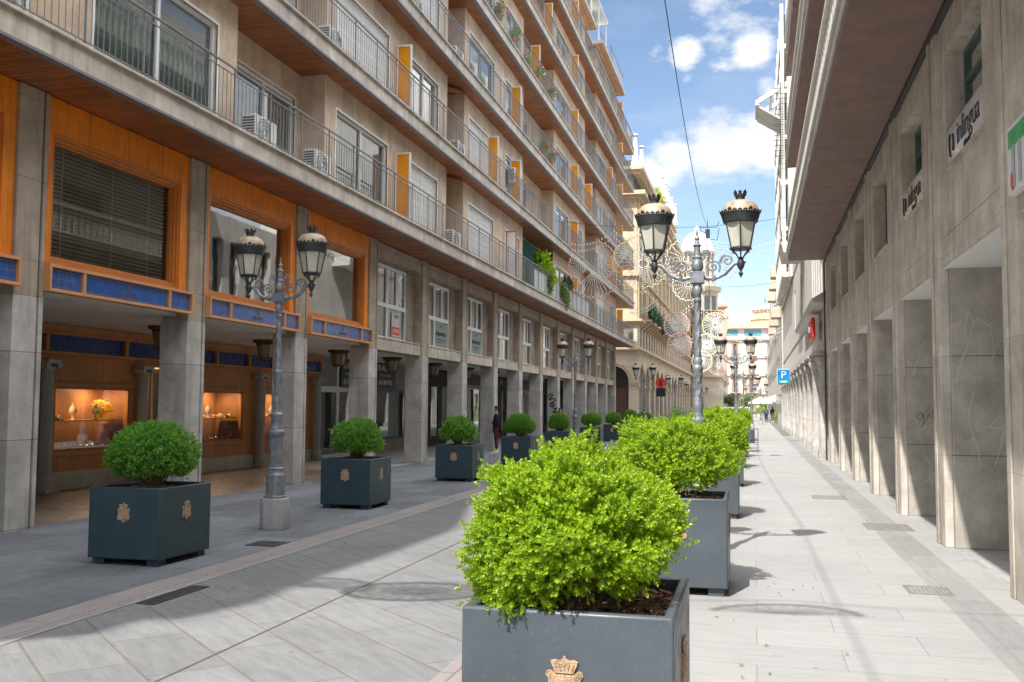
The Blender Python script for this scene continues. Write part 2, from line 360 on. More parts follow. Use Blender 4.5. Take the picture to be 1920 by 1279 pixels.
# thin wisps elsewhere
ws=b.math('MULTIPLY',b.ramp(b.noise(b.scl(tc,(1,1,3)),5,7,.65),.52,.75),.18)
cl=b.math('MAXIMUM',cl,b.math('MAXIMUM',ws,0.),clamp=True)
shade=b.mix(b.ramp(n1,.35,.7),(4.6,4.9,5.4),(6.6,6.6,6.5))
sxz=b.n('ShaderNodeSeparateXYZ'); t.links.new(tc,sxz.inputs[0])
shade=b.mix(1.,shade,b.mix(b.ramp(sxz.outputs[2],.46,.6),(1,1,1),(3.1,3.1,3.1)),'MULTIPLY')  # extra radiance for the added overhead deck, more fill in the street
bg=b.n('ShaderNodeBackground'); bg.inputs[1].default_value=.10
t.links.new(b.mix(cl,sky.outputs[0],shade),bg.inputs[0])
wo=b.n('ShaderNodeOutputWorld'); t.links.new(bg.outputs[0],wo.inputs[0])
scene.view_settings.view_transform='Standard'; scene.view_settings.look='None'; scene.view_settings.exposure=.93; scene.view_settings.gamma=1
scene.render.engine='CYCLES'
scene.cycles.max_bounces=7; scene.cycles.diffuse_bounces=4; scene.cycles.glossy_bounces=4; scene.cycles.transparent_max_bounces=24; scene.cycles.transmission_bounces=6
scene.cycles.caustics_reflective=False; scene.cycles.caustics_refractive=False
# ------------------------------------------------------------------ ground
def sheet(name,x0,x1,y0,y1,z,m,kind='structure'):
    o=MB().quad((x0,y0,z),(x1,y0,z),(x1,y1,z),(x0,y1,z)).build(name,m,smooth=0); tag(o,kind=kind); return o
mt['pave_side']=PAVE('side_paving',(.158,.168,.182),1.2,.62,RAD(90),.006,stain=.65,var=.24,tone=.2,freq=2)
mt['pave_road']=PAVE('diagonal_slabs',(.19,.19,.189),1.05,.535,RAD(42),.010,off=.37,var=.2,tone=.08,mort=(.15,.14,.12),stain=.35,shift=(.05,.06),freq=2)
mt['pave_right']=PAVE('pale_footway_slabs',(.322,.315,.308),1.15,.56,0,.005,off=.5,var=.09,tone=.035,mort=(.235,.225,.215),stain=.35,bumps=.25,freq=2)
mt['pave_band']=PAVE('grey_band_slabs',(.255,.252,.246),.9,.43,RAD(90),.004,var=.12,tone=.08,mort=(.2,.19,.18),stain=.3)
mt['pave_pink']=PAVE('pink_kerb_stone',(.27,.235,.225),1.0,.31,RAD(90),.006,var=.15,tone=.08,mort=(.13,.11,.1))
mt['pave_line']=PAVE('pale_kerb_stone',(.29,.275,.265),.8,.4,RAD(90),.006,var=.15,tone=.05)
mt['tile_arcade']=PAVE('arcade_tiles',(.25,.20,.155),.6,.3,0,.003,var=.15,tone=.2,rough=.35,bumps=.08)
mt['tile_grey']=PAVE('arcade_grey_tiles',(.36,.355,.35),.6,.6,0,.003,var=.15,tone=.12,rough=.5,bumps=.08)
mt['asphalt']=MAT('city_ground',(.16,.155,.15),.9,var=.1,scale=.2)
G0=0.
sheet('ground',-700,700,-300,1500,-.012,mt['asphalt'])
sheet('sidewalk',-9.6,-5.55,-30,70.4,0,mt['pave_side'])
sheet('kerb_strip',-5.55,-5.24,-30,140,.0,mt['pave_pink'])
# drainage dip: pale line
sheet('kerb_line',-5.24,-5.12,-30,140,.004,mt['pave_line'])
sheet('road',-5.14,-1.96,-30,235,.0,mt['pave_road'])
sheet('sidewalk_beyond',-9.6,-5.55,70.4,200,0,mt['pave_side'])
sheet('road_line',-3.572,-3.556,-30,70,.003,mt['lead'])
sheet('median_strip',-1.96,-1.62,-30,140,.0,mt['pave_pink'])
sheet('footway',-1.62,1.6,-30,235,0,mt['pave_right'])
sheet('footway_band',1.6,2.02,-30,60,0,mt['pave_band'])
sheet('footway_edge',2.02,2.35,-30,60,0,mt['pave_right'])
sheet('arcade_floor',2.35,9,-30,60,0,mt['tile_grey'])
sheet('shop_arcade_floor',-13.6,-9.6,8,23.3,0,mt['tile_arcade'])
sheet('shop_arcade_floor_beyond',-13.6,-9.6,23.3,70.4,0,mt['tile_grey'])
sheet('plaza_paving',-60,60,180,236,.004,mt['pave_right'])
sheet('side_street',-60,-9.6,70.4,80,0,mt['pave_side'])
# grates and covers in the footway
def grate(x0,x1,y0,y1,lab,n=16,m='dark_metal'):
    g=MB(); g.box(x0,x1,y0,y0+.02,.0,.008).box(x0,x1,y1-.02,y1,.0,.008).box(x0,x0+.02,y0+.02,y1-.02,0,.008).box(x1-.02,x1,y0+.02,y1-.02,0,.008)
    for i in range(n):
        a=x0+.02+(x1-x0-.04)*(i+.15)/n; g.box(a,a+(x1-x0-.04)/n*.6,y0+.02,y1-.02,.001,.007)
    o=g.build('drain_grate',mt[m],smooth=0,loc=((x0+x1)/2,(y0+y1)/2,0)); return tag(o,lab,'drain grate','metal grates set in the paving')
mt['rustgrate']=MAT('rusty_cover',(.24,.215,.19),.7,var=.2,scale=12)
grate(1.04,1.66,19.0,19.7,'striped metal grate farthest along the sunny footway',18,'rustgrate')
grate(1.52,2.14,14.45,15.25,'reddish striped grate across the grey band of the footway',18,'rustgrate')
grate(1.36,1.76,9.62,10.05,'worn grey cover plate nearest on the grey band',9,'rustgrate')
grate(-5.1,-4.92,7.3,8.15,'iron gutter grate beside the kerb near the first shaded planter',4)
grate(-5.95,-5.55,10.6,11.0,'small dark cover in shaded paving behind first planter',6)
random.seed(7)
# =================================================================== apartment building with arcade
A=thing('apartment_building',(-10.3,39,0),'long seven-storey apartment block with orange-framed shop bays, brown plank soffits and stone arcade piers','building')
XL=-9.43; SP=4.037; ZS=5.97; HS=2.843; XE=-8.43; XP=-8.93; XR_=-9.5
far=lambda n:11.22+SP*n
near=lambda n:far(n)-.56
# core
MB().box(-22,-10.5,6.8,67.2,3.4,22.8).box(-22,-13.9,6.8,67.2,0,3.4).build('building_core',mt['room'],A)
MB().box(-22,-9.62,67.2,67.72,0,5.95).box(-22,-9.55,64.4,67.7,5.98,22.8).build('end_wall',mt['trav'],A)
for n in range(-1,15):
    p=MB(); a,bq=near(n),far(n)
    p.box(-9.96,XL,a,bq-.12,0,3.12,0).box(-9.96,XL-.035,bq-.12,bq-.075,0,3.12,1).box(-9.96,XL+.0,bq-.075,bq,0,3.12,0)
    p.box(-9.93,XL-.004,a+.004,bq-.12,3.12,ZS-.01,2).box(-9.93,XL-.035,bq-.12,bq-.075,3.12,ZS-.01,1).box(-9.93,XL-.004,bq-.075,bq-.004,3.12,ZS-.01,2)
    p.build('arcade_pier',[mt['pier'],mt['lead'],mt['pier_warm']],A,bev=.008)
MB().box(-13.3,-9.66,8,67.2,3.2,3.38).build('arcade_ceiling',mt['ceiling'],A)
# ---- orange shop bays
def frame_rect(mb,axisx,y0,y1,z0,z1,w,dx,m=0):
    mb.box(axisx-dx,axisx,y0,y1,z1-w,z1,m).box(axisx-dx,axisx,y0,y1,z0,z0+w,m).box(axisx-dx,axisx,y0,y0+w,z0+w,z1-w,m).box(axisx-dx,axisx,y1-w,y1,z0+w,z1-w,m)
for i,n in enumerate((-1,0,1,2)):
    y0,y1=far(n)+.01,near(n+1)-.01
    o=MB().box(-9.62,-9.475,y0,y1,5.47,ZS-.01).box(-9.62,-9.475,y1-.22,y1,3.62,5.47).box(-9.62,-9.475,y0,y0+.12,3.62,5.47).build('shop_surround',mt['orange'],A,bev=.004)
    fr=MB()
    frame_rect(fr,-9.50,y0+.12,y1-.22,3.62,5.47,.05,.12); frame_rect(fr,-9.53,y0+.17,y1-.27,3.67,5.42,.05,.12); frame_rect(fr,-9.57,y0+.22,y1-.32,3.72,5.37,.03,.10)
    wf=fr.build('window',mt['orange_dk'],A,bev=.004)
    MB().quad((-9.64,y0+.24,3.7),(-9.64,y1-.34,3.7),(-9.64,y1-.34,5.4),(-9.64,y0+.24,5.4)).build('pane',mt['glass_clear'] if n<=0 else mt['glass_mir'],wf,smooth=0)
    if n<=0:
        s=MB(); z=3.74
        while z<5.36:
            s.obox((-9.72,(y0+y1)/2-.05,z),(.02,0,.014),(0,(y1-y0)/2-.3,0),(0,0,.0012)); z+=.062
        for yy in (y0+.6,(y0+y1)/2,y1-.8): s.box(-9.703,-9.70,yy-.012,yy+.012,3.72,5.38)
        s.build('venetian_blind',mt['venetian'],wf,smooth=0)
    MB().box(-10.4,-10.38,y0,y1,3.4,5.9).box(-10.38,-9.66,y0,y1,3.4,3.44).box(-10.38,-9.66,y0+.001,y0+.02,3.44,5.9).build('room_back',mt['room'],A,smooth=0)
    # blue glass band
    ya,yb=y0-.02,y1+.03
    fr=MB(); frame_rect(fr,-9.33,ya,yb,3.22,3.60,.045,.16)
    L=yb-ya; s1=ya+L*.20; s2=ya+L*.80
    fr.box(-9.47,-9.335,s1,s1+.05,3.265,3.555).box(-9.47,-9.335,s2,s2+.05,3.265,3.555)
    bf=fr.build('glass_band_frame',mt['light_wood'],A,bev=.004)
    for (p0,p1,grid) in ((ya+.045,s1,1),(s1+.05,s2,0),(s2+.05,yb-.045,1)):
        g=MB(); g.box(-9.42,-9.38,p0,p1,3.265,3.555,0)
        d=.028
        for q in (p0+d,p1-d-.006): g.box(-9.3795,-9.376,q,q+.006,3.265+d,3.555-d,1)
        for q in (3.265+d,3.555-d-.006): g.box(-9.3795,-9.3765,p0,p1,q,q+.006,1)
        if grid:
            for k in (1,2,3): q=p0+d+(p1-p0-2*d)*k/4; g.box(-9.3795,-9.377,q,q+.005,3.265+d,3.555-d,1)
            for k in (1,): q=3.265+d+(.29-2*d)*k/2; g.box(-9.3795,-9.3775,p0+d,p1-d,q,q+.005,1)
        else: # dark maker's mark: small figure above a strip of letters
            c=(p0+p1)/2; g.box(-9.3795,-9.3765,c-.03,c+.03,3.42,3.50,2).box(-9.3795,-9.3765,c-.012,c+.02,3.50,3.53,2)
            for k in range(8): g.box(-9.3795,-9.3765,c-.20+k*.052,c-.165+k*.052,3.325,3.385,2)
        g.build('blue_glass_panel',[mt['blue_glass'],mt['came'],mt['lead']],bf,smooth=0)
# ---- stone bays with white windows
for n in range(3,14):
    y0,y1=far(n)+.005,near(n+1)-.005
    w0,w1=y0+.42,y0+2.78
    m=MB().box(-9.85,-9.60,y0,y1,5.50,ZS-.01).box(-9.85,-9.52,y0,y1,3.12,3.44).box(-9.85,-9.68,y0,w0,3.44,5.5).box(-9.85,-9.68,w1,y1,3.44,5.5)
    m.build('bay_wall',mt['stone_dark'] ,A,bev=.006)
    MB().box(-9.60,-9.50,y0,y1,5.56,ZS-.02).build('lintel',mt['pier_warm'],A,bev=.01)
    MB().box(-9.7,-9.47,y0,y1,3.44,3.475).box(-9.52,-9.49,y0,y1,3.13,3.44).build('sill',mt['slab'],A,bev=.004)
    X=-9.70; fr=MB(); z0,z1=3.48,5.49; W=.055
    frame_rect(fr,X,w0,w1,z0,z1,W,.07)
    zt=z0+.86; fr.box(X-.065,X-.003,w0+W,w1-W,zt,zt+.09)
    ym=w0+(w1-w0)*.37; ym2=w0+(w1-w0)*.69
    fr.box(X-.065,X-.004,ym,ym+.09,z0+W,z1-W)
    fr.box(X-.065,X-.005,ym2,ym2+.07,zt+.09,z1-W)
    for (a,bq) in ((w0+W,ym),(ym+.09,ym2),(ym2+.07,w1-W)): frame_rect(fr,X-.01,a,bq,zt+.09,z1-W,.03,.05)
    wf=fr.build('window',mt['white_paint'],A,bev=.003)
    MB().quad((X-.05,w0,z0),(X-.05,w1,z0),(X-.05,w1,z1),(X-.05,w0,z1)).build('pane',mt['glass'],wf,smooth=0)
    MB().box(X-.16,X-.14,w0-.1,w1+.1,z0-.1,zt+.1).build('blind',MATS_blind if False else mt['curtain'] if n%2 else mt['shutter'],wf,smooth=0) if n!=3 else None
    MB().box(-10.4,-10.38,y0,y1,3.4,5.9).box(-10.38,-9.86,y0,y1,3.4,3.42).build('room_back',mt['room'],A,smooth=0)
# ---- balcony slabs, railings
for k in range(6):
    z=ZS+HS*k
    s=MB().box(-13,-8.45,6.8,70.2,z+.035,z+.34,0).box(-8.52,-8.39,6.78,70.24,z+.34,z+.385,0).box(-8.56,-8.43,6.79,70.22,z-.012,z+.035,1).box(-8.95,-8.56,70.16,70.22,z-.012,z+.035,1)
    sl_=s.build('balcony_slab',[mt['slab'],mt['rail']],A,bev=.006)
    MB().box(-12.9,-8.56,6.81,70.16,z,z+.034).build('soffit',mt['soffit'],sl_,smooth=0)
    rl=MB(); zb=z+.385; X=-8.47
    rl.box(X-.02,X+.02,6.85,70.15,zb+.98,zb+1.005).box(X-.012,X+.012,6.85,70.15,zb+.87,zb+.885).box(X-.012,X+.012,6.85,70.15,zb+.06,zb+.075)
    y=6.9;i=0
    while y<70.15:
        if i%10==0: rl.box(X-.012,X+.012,y-.012,y+.012,zb,zb+.98)
        else: rl.box(X-.0045,X+.0045,y-.0045,y+.0045,zb+.075,zb+.87)
        y+=.125;i+=1
    # return at the far end
    rl.box(-9.5,X,70.10,70.13,zb+.98,zb+1.005).box(-9.5,X,70.105,70.12,zb+.06,zb+.075)
    for q in range(1,9): rl.box(X-.118*q-.006,X-.118*q+.006,70.106,70.12,zb+.07,zb+.98)
    rl.build('balcony_railing',mt['rail'],A,smooth=0)
# ---- upper floor walls and windows
BL=[(6.8,15.23),(18.88,27.35),(29.1,37.24),(43.29,51.83),(55.6,64.26)]
def wall_holes(mb,xa,xb,y0,y1,z0,z1,holes,m=0):
    holes=sorted(holes); y=y0
    for (h0,h1,g0,g1) in holes:
        if h0>y: mb.box(xa,xb,y,h0,z0,z1,m)
        if g0>z0: mb.box(xa,xb,h0,h1,z0,g0,m)
        if g1<z1: mb.box(xa,xb,h0,h1,g1,z1,m)
        y=h1
    if y<y1: mb.box(xa,xb,y,y1,z0,z1,m)
def balcony_window(X,h,kind):
    y0,y1,z0,z1=h; fr=MB(); W=.055
    frame_rect(fr,X-.06,y0,y1,z0,z1,W,.07); ym=(y0+y1)/2
    fr.box(X-.125,X-.063,ym-.035,ym+.035,z0+W,z1-W)
    frame_rect(fr,X+.012,y0-.05,y1+.05,z0,z1+.05,.05,.03)
    wf=fr.build('window',mt['white_paint'],A,smooth=0)
    zt=z1-W
    if kind=='shut': MB().box(X-.10,X-.085,y0+W,ym-.035,z0+W,zt).box(X-.10,X-.085,ym+.035,y1-W,z0+W,zt).build('shutter',mt['shutter'],wf,smooth=0); return
    MB().quad((X-.11,y0,z0),(X-.11,y1,z0),(X-.11,y1,z1),(X-.11,y0,z1)).build('pane',(mt['glass_clear'] if kind in('tealhalf','curt') else mt['glass']) if kind!='mir' else mt['glass_mir'],wf,smooth=0)
    if kind in('half','tealhalf'): MB().box(X-.15,X-.135,y0+W,y1-W,z1-.55,zt).build('shutter',mt['shutter'],wf,smooth=0)
    c=mt['curtain_teal'] if kind=='tealhalf' else mt['curtain']
    if kind!='dark': MB().box(X-.175,X-.165,y0+.02,y1-.02,z0,z1).build('curtain',c,wf,smooth=0)
for k in range(6):
    z0=ZS+HS*k+.385; z1=ZS+HS*(k+1) if k<5 else 22.87
    for bi,(a,bq) in enumerate(BL):
        if bi==0: hs=[(7.2,10.1),(11.4,14.57)]
        else: hs=[(a+.58,a+3.65),(a+5.3,a+7.6)]
        hs=[(p,q,z0+.03,z0+1.86) for p,q in hs]
        w=MB(); wall_holes(w,XP-.12,XP,a,bq,z0,z1,hs)
        w.box(XR_-.3,XP-.12,a,a+.12,z0,z1).box(XR_-.3,XP-.12,bq-.12,bq,z0,z1)
        for hi,h in enumerate(hs):
            kind=random.choice(['shut','half','curt','mir','curt','half','mir'])
            if bi==0 and k==0: kind='tealhalf'
            if bi==1: kind={(0,0):'curt',(0,1):'shut',(1,0):'shut',(1,1):'mir',(2,0):'mir'}.get((k,hi),kind)
            if bi==2: kind={(0,0):'shut',(0,1):'shut',(1,0):'shut',(1,1):'curt'}.get((k,hi),kind)
            balcony_window(XP,h,kind)
        w.build('facade_wall',mt['trav'],A,smooth=0); MB().box(XP-.42,XP-.4,a+.12,bq-.12,z0,z1).build('room_back',mt['room'],A,smooth=0)
    for (a,bq) in ((15.23,18.88),(27.35,29.1),(37.24,43.29),(51.83,55.6),(64.26,67.2)):
        hs=[]
        if bq-a>3 and a<60: hs=[(bq-2.75,bq-.28,z0+.03,z0+1.86)] if a<20 else [(a+.6,a+3.0,z0+.03,z0+1.86)]
        rec=MB(); wall_holes(rec,XR_-.12,XR_,a,bq,z0,z1,hs)
        for h in hs: balcony_window(XR_,h,'half' if k==0 else random.choice(['shut','curt','half']))
        rec.build('recess_wall',mt['trav'],A,smooth=0); MB().box(XR_-.42,XR_-.4,a,bq,z0,z1).build('room_back',mt['room'],A,smooth=0)
# privacy screens across the balconies
def screen(y,k,x0=XP,x1=-8.52,h=1.82,m='screen',fm='white_paint'):
    z=ZS+HS*k+.385
    fr=MB(); fr.box(x0,x1,y-.025,y+.025,z+h-.04,z+h).box(x0,x1,y-.025,y+.025,z,z+.04).box(x0,x0+.04,y-.025,y+.025,z+.04,z+h-.04).box(x1-.04,x1,y-.025,y+.025,z+.04,z+h-.04)
    s=fr.build('privacy_screen',mt[fm],A,bev=.003)
    MB().box(x0+.04,x1-.04,y-.008,y+.008,z+.04,z+h-.04).build('panel',mt[m],s,smooth=0)
for k in (0,1): screen(BL[1][0]+4.25,k)
screen(BL[1][0]+4.25,2); screen(31.9,1,fm='white_paint'); screen(35.2,1); screen(35.2,2); screen(34.6,0,m='white_paint',fm='orange_dk'); screen(28.2,3,m='room'); screen(38.5,3); screen(41,4)
for k in range(6):
    screen(BL[3][0]+4.25,k); screen(BL[4][1]+.2,k,x1=-8.50)
screen(BL[4][0]+4.2,1); screen(BL[4][0]+4.2,3); screen(BL[3][1],2)
# green lined loggia on the first balcony
zz=ZS+.385
MB().box(XR_+.01,XR_+.03,37.3,43.2,zz+.7,zz+2.4).box(XR_+.03,XP-.02,43.24,43.28,zz+.5,zz+2.4).build('green_lining',mt['awning_green'],A,smooth=0)
# wooden brackets under recesses
for k in (1,2): MB().tube([(XR_,27.6,ZS+HS*k-.12),(-8.9,28.6,ZS+HS*k-.1)],.09,8).build('soffit_beam',mt['soffit'],A)
# eaves and roof
MB().box(-10.5,-8.40,6.8,52.8,22.87,23.07,0).box(-10.5,-8.42,55.17,65.1,23.0,23.2,0).box(-10.5,-9.0,52.8,55.17,22.87,23.0,0).build('eaves',mt['slab'],A,bev=.01)
MB().box(-10.5,-8.46,6.8,52.7,22.84,22.869).box(-10.5,-8.48,55.27,65.0,22.95,22.999).build('eaves_soffit',mt['rooftile'],A,smooth=0)
MB().box(-22,-9.9,6.8,50,23.07,25.6).box(-22,-9.9,55.5,64.4,23.2,24.4).build('penthouse',mt['whitewall'],A,smooth=0)
pg=MB()
for y in (49.9,52.6,55.3,58.2): pg.box(-8.75,-8.68,y-.04,y+.04,23.0,25.35)
pg.box(-9.9,-8.6,49.8,58.3,25.35,25.42)
for y in (49.9,58.2): pg.box(-9.9,-8.6,y-.04,y+.04,25.42,25.47)
pg.build('roof_pergola',mt['white_paint'],A,smooth=0)
aw=MB()
for y in (50.3,53.2,56.0): aw.quad((-9.3,y,25.3),(-9.3,y+1.9,25.3),(-8.6,y+1.9,23.7),(-8.6,y,23.7)); aw.quad((-9.3,y,25.31),(-8.6,y,23.71),(-8.6,y+1.9,23.71),(-9.3,y+1.9,25.31))
aw.build('roof_awning',mt['awning_green'],A,smooth=0)
rr=MB(); 
for y in [58.5+.5*i for i in range(13)]: rr.box(-8.5,-8.48,y,y+.02,23.2,24.1)
rr.box(-8.52,-8.46,58.5,64.6,24.08,24.12)
# ---- neighbour behind the viewpoint whose stepped gables shade the road
Nb=thing('gabled_building',(-10,-12,0),'older stone building with stepped gables adjoining the arcade block behind the viewpoint','building')
pts=[(6.7,0),(6.7,15.7),(5.6,16.4),(2,18.4),(-1,20.3),(-2.8,21.2),(-5.1,20.8),(-6,20.3),(-7.3,20.5),(-7.2,19.2),(-6.4,18.6),(-6.2,18.05),(-6.5,17.9),(-6.7,17.7),(-6.2,16.9),(-5.7,16.0),(-5.4,15.5),(-9,15.2),(-14,15.8),(-40,15),(-40,0)]
MB().prism(pts,(-8.5,0,0),(0,1,0),(0,0,1),(-12,0,0)).build('gable_wall',mt['whitewall'],Nb,smooth=0)
for k in range(4):
    for y in [4.4,2.]+[-2.0-j*3.6 for j in range(5)]: MB().box(-8.5,-8.44,y,y+1.1,1.2+k*3.4,3.2+k*3.4).build('window',mt['win_dark'],Nb,smooth=0)
# =================================================================== shops inside the arcade
S=thing('jewellery_shopfront',(-13.1,18,0),'warmly lit jewellery shopfront with brown panelling, blue transoms and fluted white columns','shopfront')
XS=-13.1
wd=[(15.95,18.25),(20.9,23.0),(24.2,26.4)]
pn=MB(); wall_holes(pn,XS-.08,XS,9,27.5,.35,2.62,[(p,q,.75 if i else .72,2.02) for i,(p,q) in enumerate(wd)]+[(18.75,20.3,.35,2.5)])
pn.build('wood_panelling',mt['brown_wood'],S,smooth=0)
MB().box(XS-.10,XS+.04,9,18.75,0,.35).box(XS-.10,XS+.04,20.3,27.5,0,.35).build('marble_plinth',MAT('veined_marble',(.55,.52,.45),.35,var=.1,joint=[(1,.8,.01,0,.5)],spots=(5,.7,(.12,.20,.15))),S,bev=.005)
for i,(p,q) in enumerate(wd):
    fr=MB(); frame_rect(fr,XS+.06,p-.1,q+.1,.65,2.1,.1,.13); frame_rect(fr,XS+.03,p,q,.75,2.0,.04,.1)
    d=fr.build('display_window',mt['brown_wood'],S,bev=.008)
    MB().quad((XS,p,.75),(XS,q,.75),(XS,q,2.),(XS,p,2.)).build('pane',mt['glass_dk'],d,smooth=0)
    MB().box(XS-.75,XS-.1,p-.1,q+.1,.72,.76).box(XS-.6,XS-.12,p,q,1.32,1.34).build('shelf',mt['glass_dk'] if False else mt['brown_wood'],d,smooth=0)
    MB().box(XS-.8,XS-.76,p-.1,q+.1,.7,2.1).box(XS-.76,XS-.1,q+.06,q+.1,.7,2.1).box(XS-.76,XS-.1,p-.1,p-.06,.7,2.1).box(XS-.76,XS-.1,p-.1,q+.1,2.06,2.1).build('display_back',mt['display_wood'],d,smooth=0)
# doorway
dr=MB(); frame_rect(dr,XS-.2,18.95,20.2,.02,2.45,.05,.06); dr.box(XS-.26,XS-.2,19.35,19.4,.07,2.4).box(XS-.26,XS-.2,19.85,19.9,.07,2.4)
do=dr.build('shop_door',mt['gold'],S,bev=.004)
MB().quad((XS-.23,18.95,.02),(XS-.23,20.2,.02),(XS-.23,20.2,2.45),(XS-.23,18.95,2.45)).build('pane',mt['glass_dk'],do,smooth=0)
MB().box(XS-1.6,XS-1.55,18.2,20.8,0,2.6).box(XS-1.55,XS-.3,20.75,20.8,0,2.6).build('doorway_interior',mt['room'],S,smooth=0)
MB().box(XS-.9,XS-.25,18.8,20.25,2.5,2.55).build('doorway_ceiling',MAT('glowing_ceiling',(.8,.5,.2),.6,emit=((1,.6,.2),.6),fine=0),S,smooth=0)  # ceiling surface emits a warm glow in place of lamplight falling on it
# columns
def column(y,x=XS+.16):
    c=MB(); prof=[(.17,0),(.17,.08),(.15,.1),(.155,.16),(.125,.2),(.118,.24)]
    c.box(x-.18,x+.18,y-.18,y+.18,0,.07); c.lathe([(r_,z+.07) for r_,z in prof],(x,y,0),20)
    n=40; rings=[.31,2.30]; vs=[];fs=[]
    for z,rr_ in ((.31,.115),(1.3,.112),(2.30,.098)):
        for k in range(n): a=2*math.pi*k/n; q=rr_*(1 if k%2 else .88); vs.append((x+q*math.cos(a),y+q*math.sin(a),z))
    for i in range(2):
        for k in range(n): fs.append((i*n+k,i*n+(k+1)%n,(i+1)*n+(k+1)%n,(i+1)*n+k))
    c.add(vs,fs)
    c.lathe([(.1,0),(.13,.03),(.13,.06),(.1,.08)],(x,y,2.30),20)
    for sy in (-1,1):
        c.tube([(x-.12,y+sy*.15,2.40),(x+.14,y+sy*.15,2.40)],.06,12)
    c.box(x-.13,x+.15,y-.17,y+.17,2.43,2.5)
    c.build('fluted_column',MAT('column_stone'+str(y),(.50,.50,.47),.6,var=.1),S)
for y in (18.55,23.75,27.25,15.6): column(y)
# transoms with blue glass
tr=MB(); tr.box(XS-.05,XS+.16,9,27.6,2.62,2.68).box(XS-.05,XS+.22,9,27.6,3.06,3.19).box(XS-.05,XS+.14,9,27.6,3.0,3.06)
ys=[9,11.2,13.4,15.6,18.0,19.85,21.6,23.2,24.6,26.2,27.6]
for y in ys: tr.box(XS-.05,XS+.13,y-.05,y+.05,2.68,3.0)
trf=tr.build('transom_frame',mt['brown_wood'],S,bev=.005)
for a,bq in zip(ys,ys[1:]): MB().box(XS-.05,XS+.05,a+.05,bq-.05,2.68,3.0).build('blue_transom_glass',mt['blue_dim'],trf,smooth=0)
# small lamps in the displays (lit in the photograph)
for i,(p,q) in enumerate(wd):
    for yy in (p+.45,q-.45):
        l=bpy.data.lights.new('display_spot','AREA'); l.energy=8.0; l.color=(1,.74,.46); l.size=.16; o=bpy.data.objects.new('display_spot',l); COL.objects.link(o); o.location=(XS-.4,yy,2.03)
l=bpy.data.lights.new('doorway_spot','AREA'); l.energy=12; l.color=(1,.66,.35); l.size=.2; o=bpy.data.objects.new('doorway_spot',l); COL.objects.link(o); o.location=(XS-.7,19.5,2.45)
# display goods
bust=MB().lathe([(.05,0),(.055,.01),(.02,.03),(.022,.10),(.07,.14),(.085,.2),(.06,.26),(.028,.29),(.026,.34),(.03,.345),(0,.35)],n=14,sq=.7)
def mkbust(x,y,z,lab,m='cream_velvet',s=1.):
    bb=MB().merge(bust,Matrix.Translation((x,y,z))@Matrix.Scale(s,4)); o=bb.build('necklace_bust',mt[m],loc=(x,y,z)); tag(o,lab,'display bust','necklace busts in the jewellery windows'); return o
mkbust(XS-.3,16.9,1.34,'cream necklace bust on the upper shelf of the first jewellery window')
mkbust(XS-.3,17.6,1.34,'dark grey necklace bust beside the golden coral tree','iron',.95)
mkbust(XS-.3,21.9,1.34,'pale necklace bust standing in second lit jewellery window')
mkbust(XS-.25,25.1,1.34,'white bust in the farthest jewellery window by the column',s=.9)
def jewels(y0,y1,z,n,seed,lab,x0=XS-.6,x1=XS-.15):
    R_=random.Random(seed); g=MB()
    for i in range(int(n*1.5)):
        x=R_.uniform(x0,x1);y=R_.uniform(y0,y1); s=R_.uniform(.018,.05)
        if R_.random()<.5: g.ball((x,y,z+s*.9),s,s,s*.9,8,5,R_.choice([0,0,1,2]))
        elif R_.random()<.3: g.box(x-s,x+s,y-s*1.3,y+s*1.3,z,z+R_.uniform(.03,.12),1)
        else: g.lathe([(s,0),(s,.015),(s*.5,.02),(s*.5,.05),(s*.8,.055),(0,.07)],(x,y,z),9,R_.choice([0,1,2]))
    o=g.build('jewellery_tray',[mt['gold'],mt['cream_velvet'],mt['iron_dk']],loc=((x0+x1)/2,(y0+y1)/2,z)); return tag(o,lab,'jewellery','jewellery laid out in the windows')
jewels(16.0,17.1,.78,60,1,'gold rings and watches laid out low in the first window'); jewels(17.2,18.1,.78,55,2,'dark watches on stands low in the first window')
jewels(16.0,16.6,1.34,24,3,'small boxes on the upper shelf of the first window'); jewels(21.0,21.6,.78,25,4,'bracelets laid low in the second window'); jewels(22.0,22.8,.78,30,5,'pale rings tray low in the second window beside the column')
jewels(22.1,22.9,1.34,16,6,'ring stands on upper shelf of the second window'); jewels(24.5,26.2,.78,50,7,'jewels spread low in the farthest jewellery window'); jewels(24.5,26.2,1.34,24,8,'little boxes on the shelf of the farthest jewellery window')
ct=MB(); R_=random.Random(5)
for i in range(420):
    a=R_.uniform(0,math.pi); rr_=R_.uniform(.06,.30); y=17.85+math.cos(a)*rr_; z=1.50+math.sin(a)*rr_*.85; x=XS-.35+R_.uniform(-.1,.1)
    ct.ball((x,y,z),.014,.014,.014,5,4)
for i in range(14):
    a=math.pi*i/13; ct.tube([(XS-.35,17.85,1.36),(XS-.35,17.85+math.cos(a)*.12,1.5),(XS-.35+R_.uniform(-.05,.05),17.85+math.cos(a)*.26,1.5+math.sin(a)*.22)],.006,4)
o=ct.build('coral_ornament',MAT('golden_coral',(.85,.50,.03),.4,fine=0),loc=(XS-.35,17.85,1.36)); tag(o,'golden branching coral ornament in the first jewellery window','ornament')
